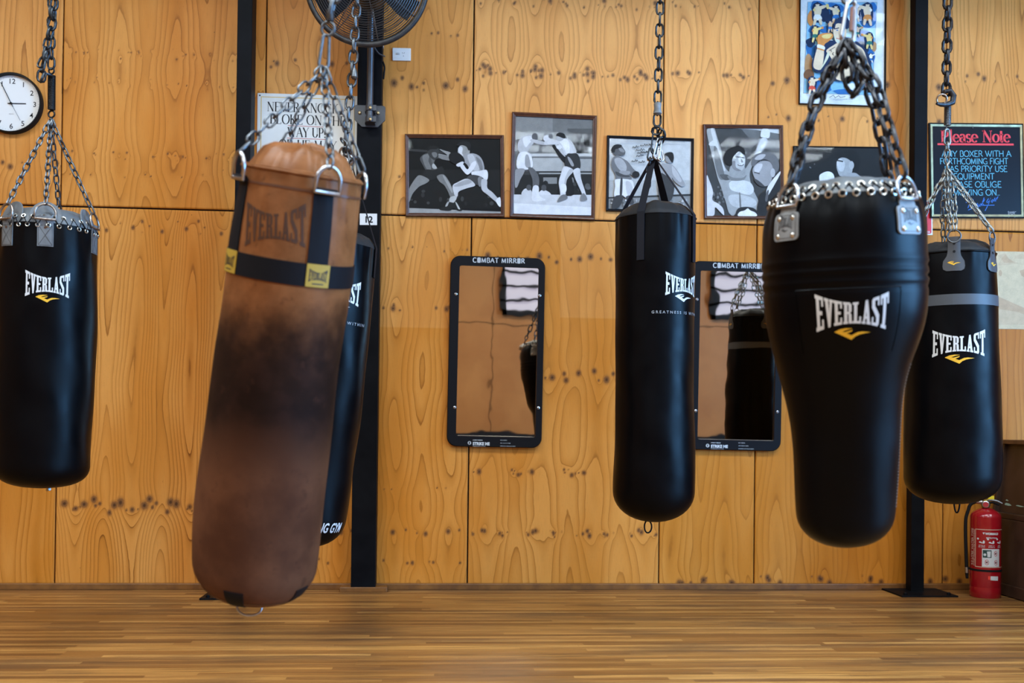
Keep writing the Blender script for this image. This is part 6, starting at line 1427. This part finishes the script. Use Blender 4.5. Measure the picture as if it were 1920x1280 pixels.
mb = MB(); carabiner(mb, pt(1597,2,2.85), pt(1588,82,2.85), .040, .0062); obj('snap_hook', mb, CHROME, r5, world=True, smooth=60)
mb = MB(); mb.tube([pt(1598,14,2.84), pt(1596,58,2.84)], .0065, 8); obj('hook_gate', mb, mat('rusty_steel', (.22,.12,.10), .4, .7), r5, world=True, smooth=60)

# ===== 6 rear right bag with charcoal straps
b = Bag('black bag with charcoal straps and slate band, hanging above the fire extinguisher', 4.7, (1786,480), (1785,944),
        [(1706,480),(1703,520),(1700,600),(1696,680),(1693.5,760),(1692,860),(1693,890)], [(1866.5,480),(1868.5,520),(1871,575),(1873,640),(1875.5,740),(1877.5,840),(1878,890)], (52,2.3), gather=.003, lump=.005, seed=3)
b.body(VINYL); b.cover([(1.0,0),(.99,.008),(.93,.020),(.78,.044),(.55,.058),(.1,.06)], VINYL_TOP, wob=.016)
mb = MB(); mb.tube([b.P(2*PI*k/64, b.L-.004, .001) for k in range(64)], .005, 8, closed=True); obj('rim_piping', mb, VINYL, b.root, smooth=60)
b.band(b.front_v(571), b.front_v(551), .0016, BAND, 'band')
tops = []
for a in (.03, 1.12, -1.25, -2.95):
    k = b.s*1.0; v_lo = b.front_v(508)
    Y = lambda py: b.front_v(py) - v_lo
    half = [(.0,-.0),(.030,.0),(.043,.008),(.046,.022),(.044,Y(488)-.004),(.030,Y(480)),(.027,Y(474)),(.026,Y(455))]
    out = half[1:] + [(-x, y) for x, y in reversed(half[1:])]
    so = obj('strap', wrap(b, [out], a, v_lo, .006, .004), CHARCOAL, b.root)
    so2 = obj('strap_loop', b.strap_mb(a, .052, b.front_v(457), b.front_v(444), .006, nv=6), CHARCOAL, so, smooth=40)
    obj('emblem', wrap(b, [[(x, y+Y(490)) for x, y in p] for p in swoosh(.056)], a, v_lo, .0068), GOLD_INK, so)
    obj('rivet', wrap(b, [ell(0, Y(457), .006, .006, 12), ell(0, Y(472), .006, .006, 12)], a, v_lo, .0072), mat('dark_rivet', (.012,.012,.013), .35), so)
    v = b.front_v(446); t, n, z = b.local_frame(a); c = b.P(a, b.L, .004); c.z = v
    mb = MB(); ring(mb, c + z*.006, n, .028, .0036); obj('ring', mb, DULL, so, smooth=60); tops.append(c + z*.034)
apex = pt(1776, 318, b.Z); CH6 = mat('pale_galvanised_chain', (.32,.33,.31), .42, .85, noise=(60,(.19,.20,.19),.08))
b.chains(tops, apex, .036, .021, .0036, CH6, twin=.016)
mb = MB(); mb.tube([Vector((float(b.c[0])+.012*math.sin(q) + .02, 0, .008 - .050*abs(math.cos(q)))) for q in np.linspace(-PI/2, PI/2, 10)], .004, 6); obj('bottom_loop', mb, BLACK_WEB, b.root, smooth=60)
b.logo(.15, 643, .236, WHITE_INK, GOLD_INK, .53, .53)
r6 = hang('hanging_chain', 'heavy dark chain with a hook and small spring in front of the black notice', 4.7, [(1777,0),(1775.5,90),(1774,178)], pitch=.052, W=.036, r=.0075, m=DARKSTEEL)
mb = MB(); hk = [pt(1770,172,4.68), pt(1782,170,4.68), pt(1788,180,4.68), pt(1786,192,4.68), pt(1776,196,4.68), pt(1764,196,4.66), pt(1756,194,4.65)]; mb.tube(hk, [.010,.012,.014,.014,.013,.010,.006], 10); obj('hook', mb, DARKSTEEL, r6, world=True, smooth=60)
mb = MB(); ring(mb, pt(1766,186,4.66), (.5,1,.5), .022, .004); obj('quick_link', mb, CHROME, r6, world=True, smooth=60)
mb = MB(); coil(mb, pt(1777,199,4.7), pt(1776.5,235,4.7), .0135, .0030, 15); obj('spring', mb, DULL, r6, world=True, smooth=60)
mb = MB(); mb.tube([pt(1776,235,4.7), pt(1774,242,4.7), pt(1777,248,4.7)], .0035, 6); obj('spring_eye', mb, DULL, r6, world=True, smooth=60)
mb = MB(); carabiner(mb, pt(1776,242,4.7), pt(1776,272,4.7), .034, .0042); obj('snap_hook', mb, CH6, r6, world=True, smooth=60)
mb = MB(); chain(mb, [pt(1776,268,4.7), pt(1776,320,4.7)], .036, .024, .0042, twist=.6); obj('lower_chain', mb, CH6, r6, world=True, smooth=60)

# beams in the roof that carry the chains
for k, y in enumerate(sorted(BEAMS)):
    mb = MB(); mb.box(((ROOM_X0+ROOM_X1)/2, y, BEAM_Z+.06), (ROOM_X1-ROOM_X0, .10, .14)); o = obj('ceiling_beam', mb, STEEL_BLK); tag(o, kind='structure')
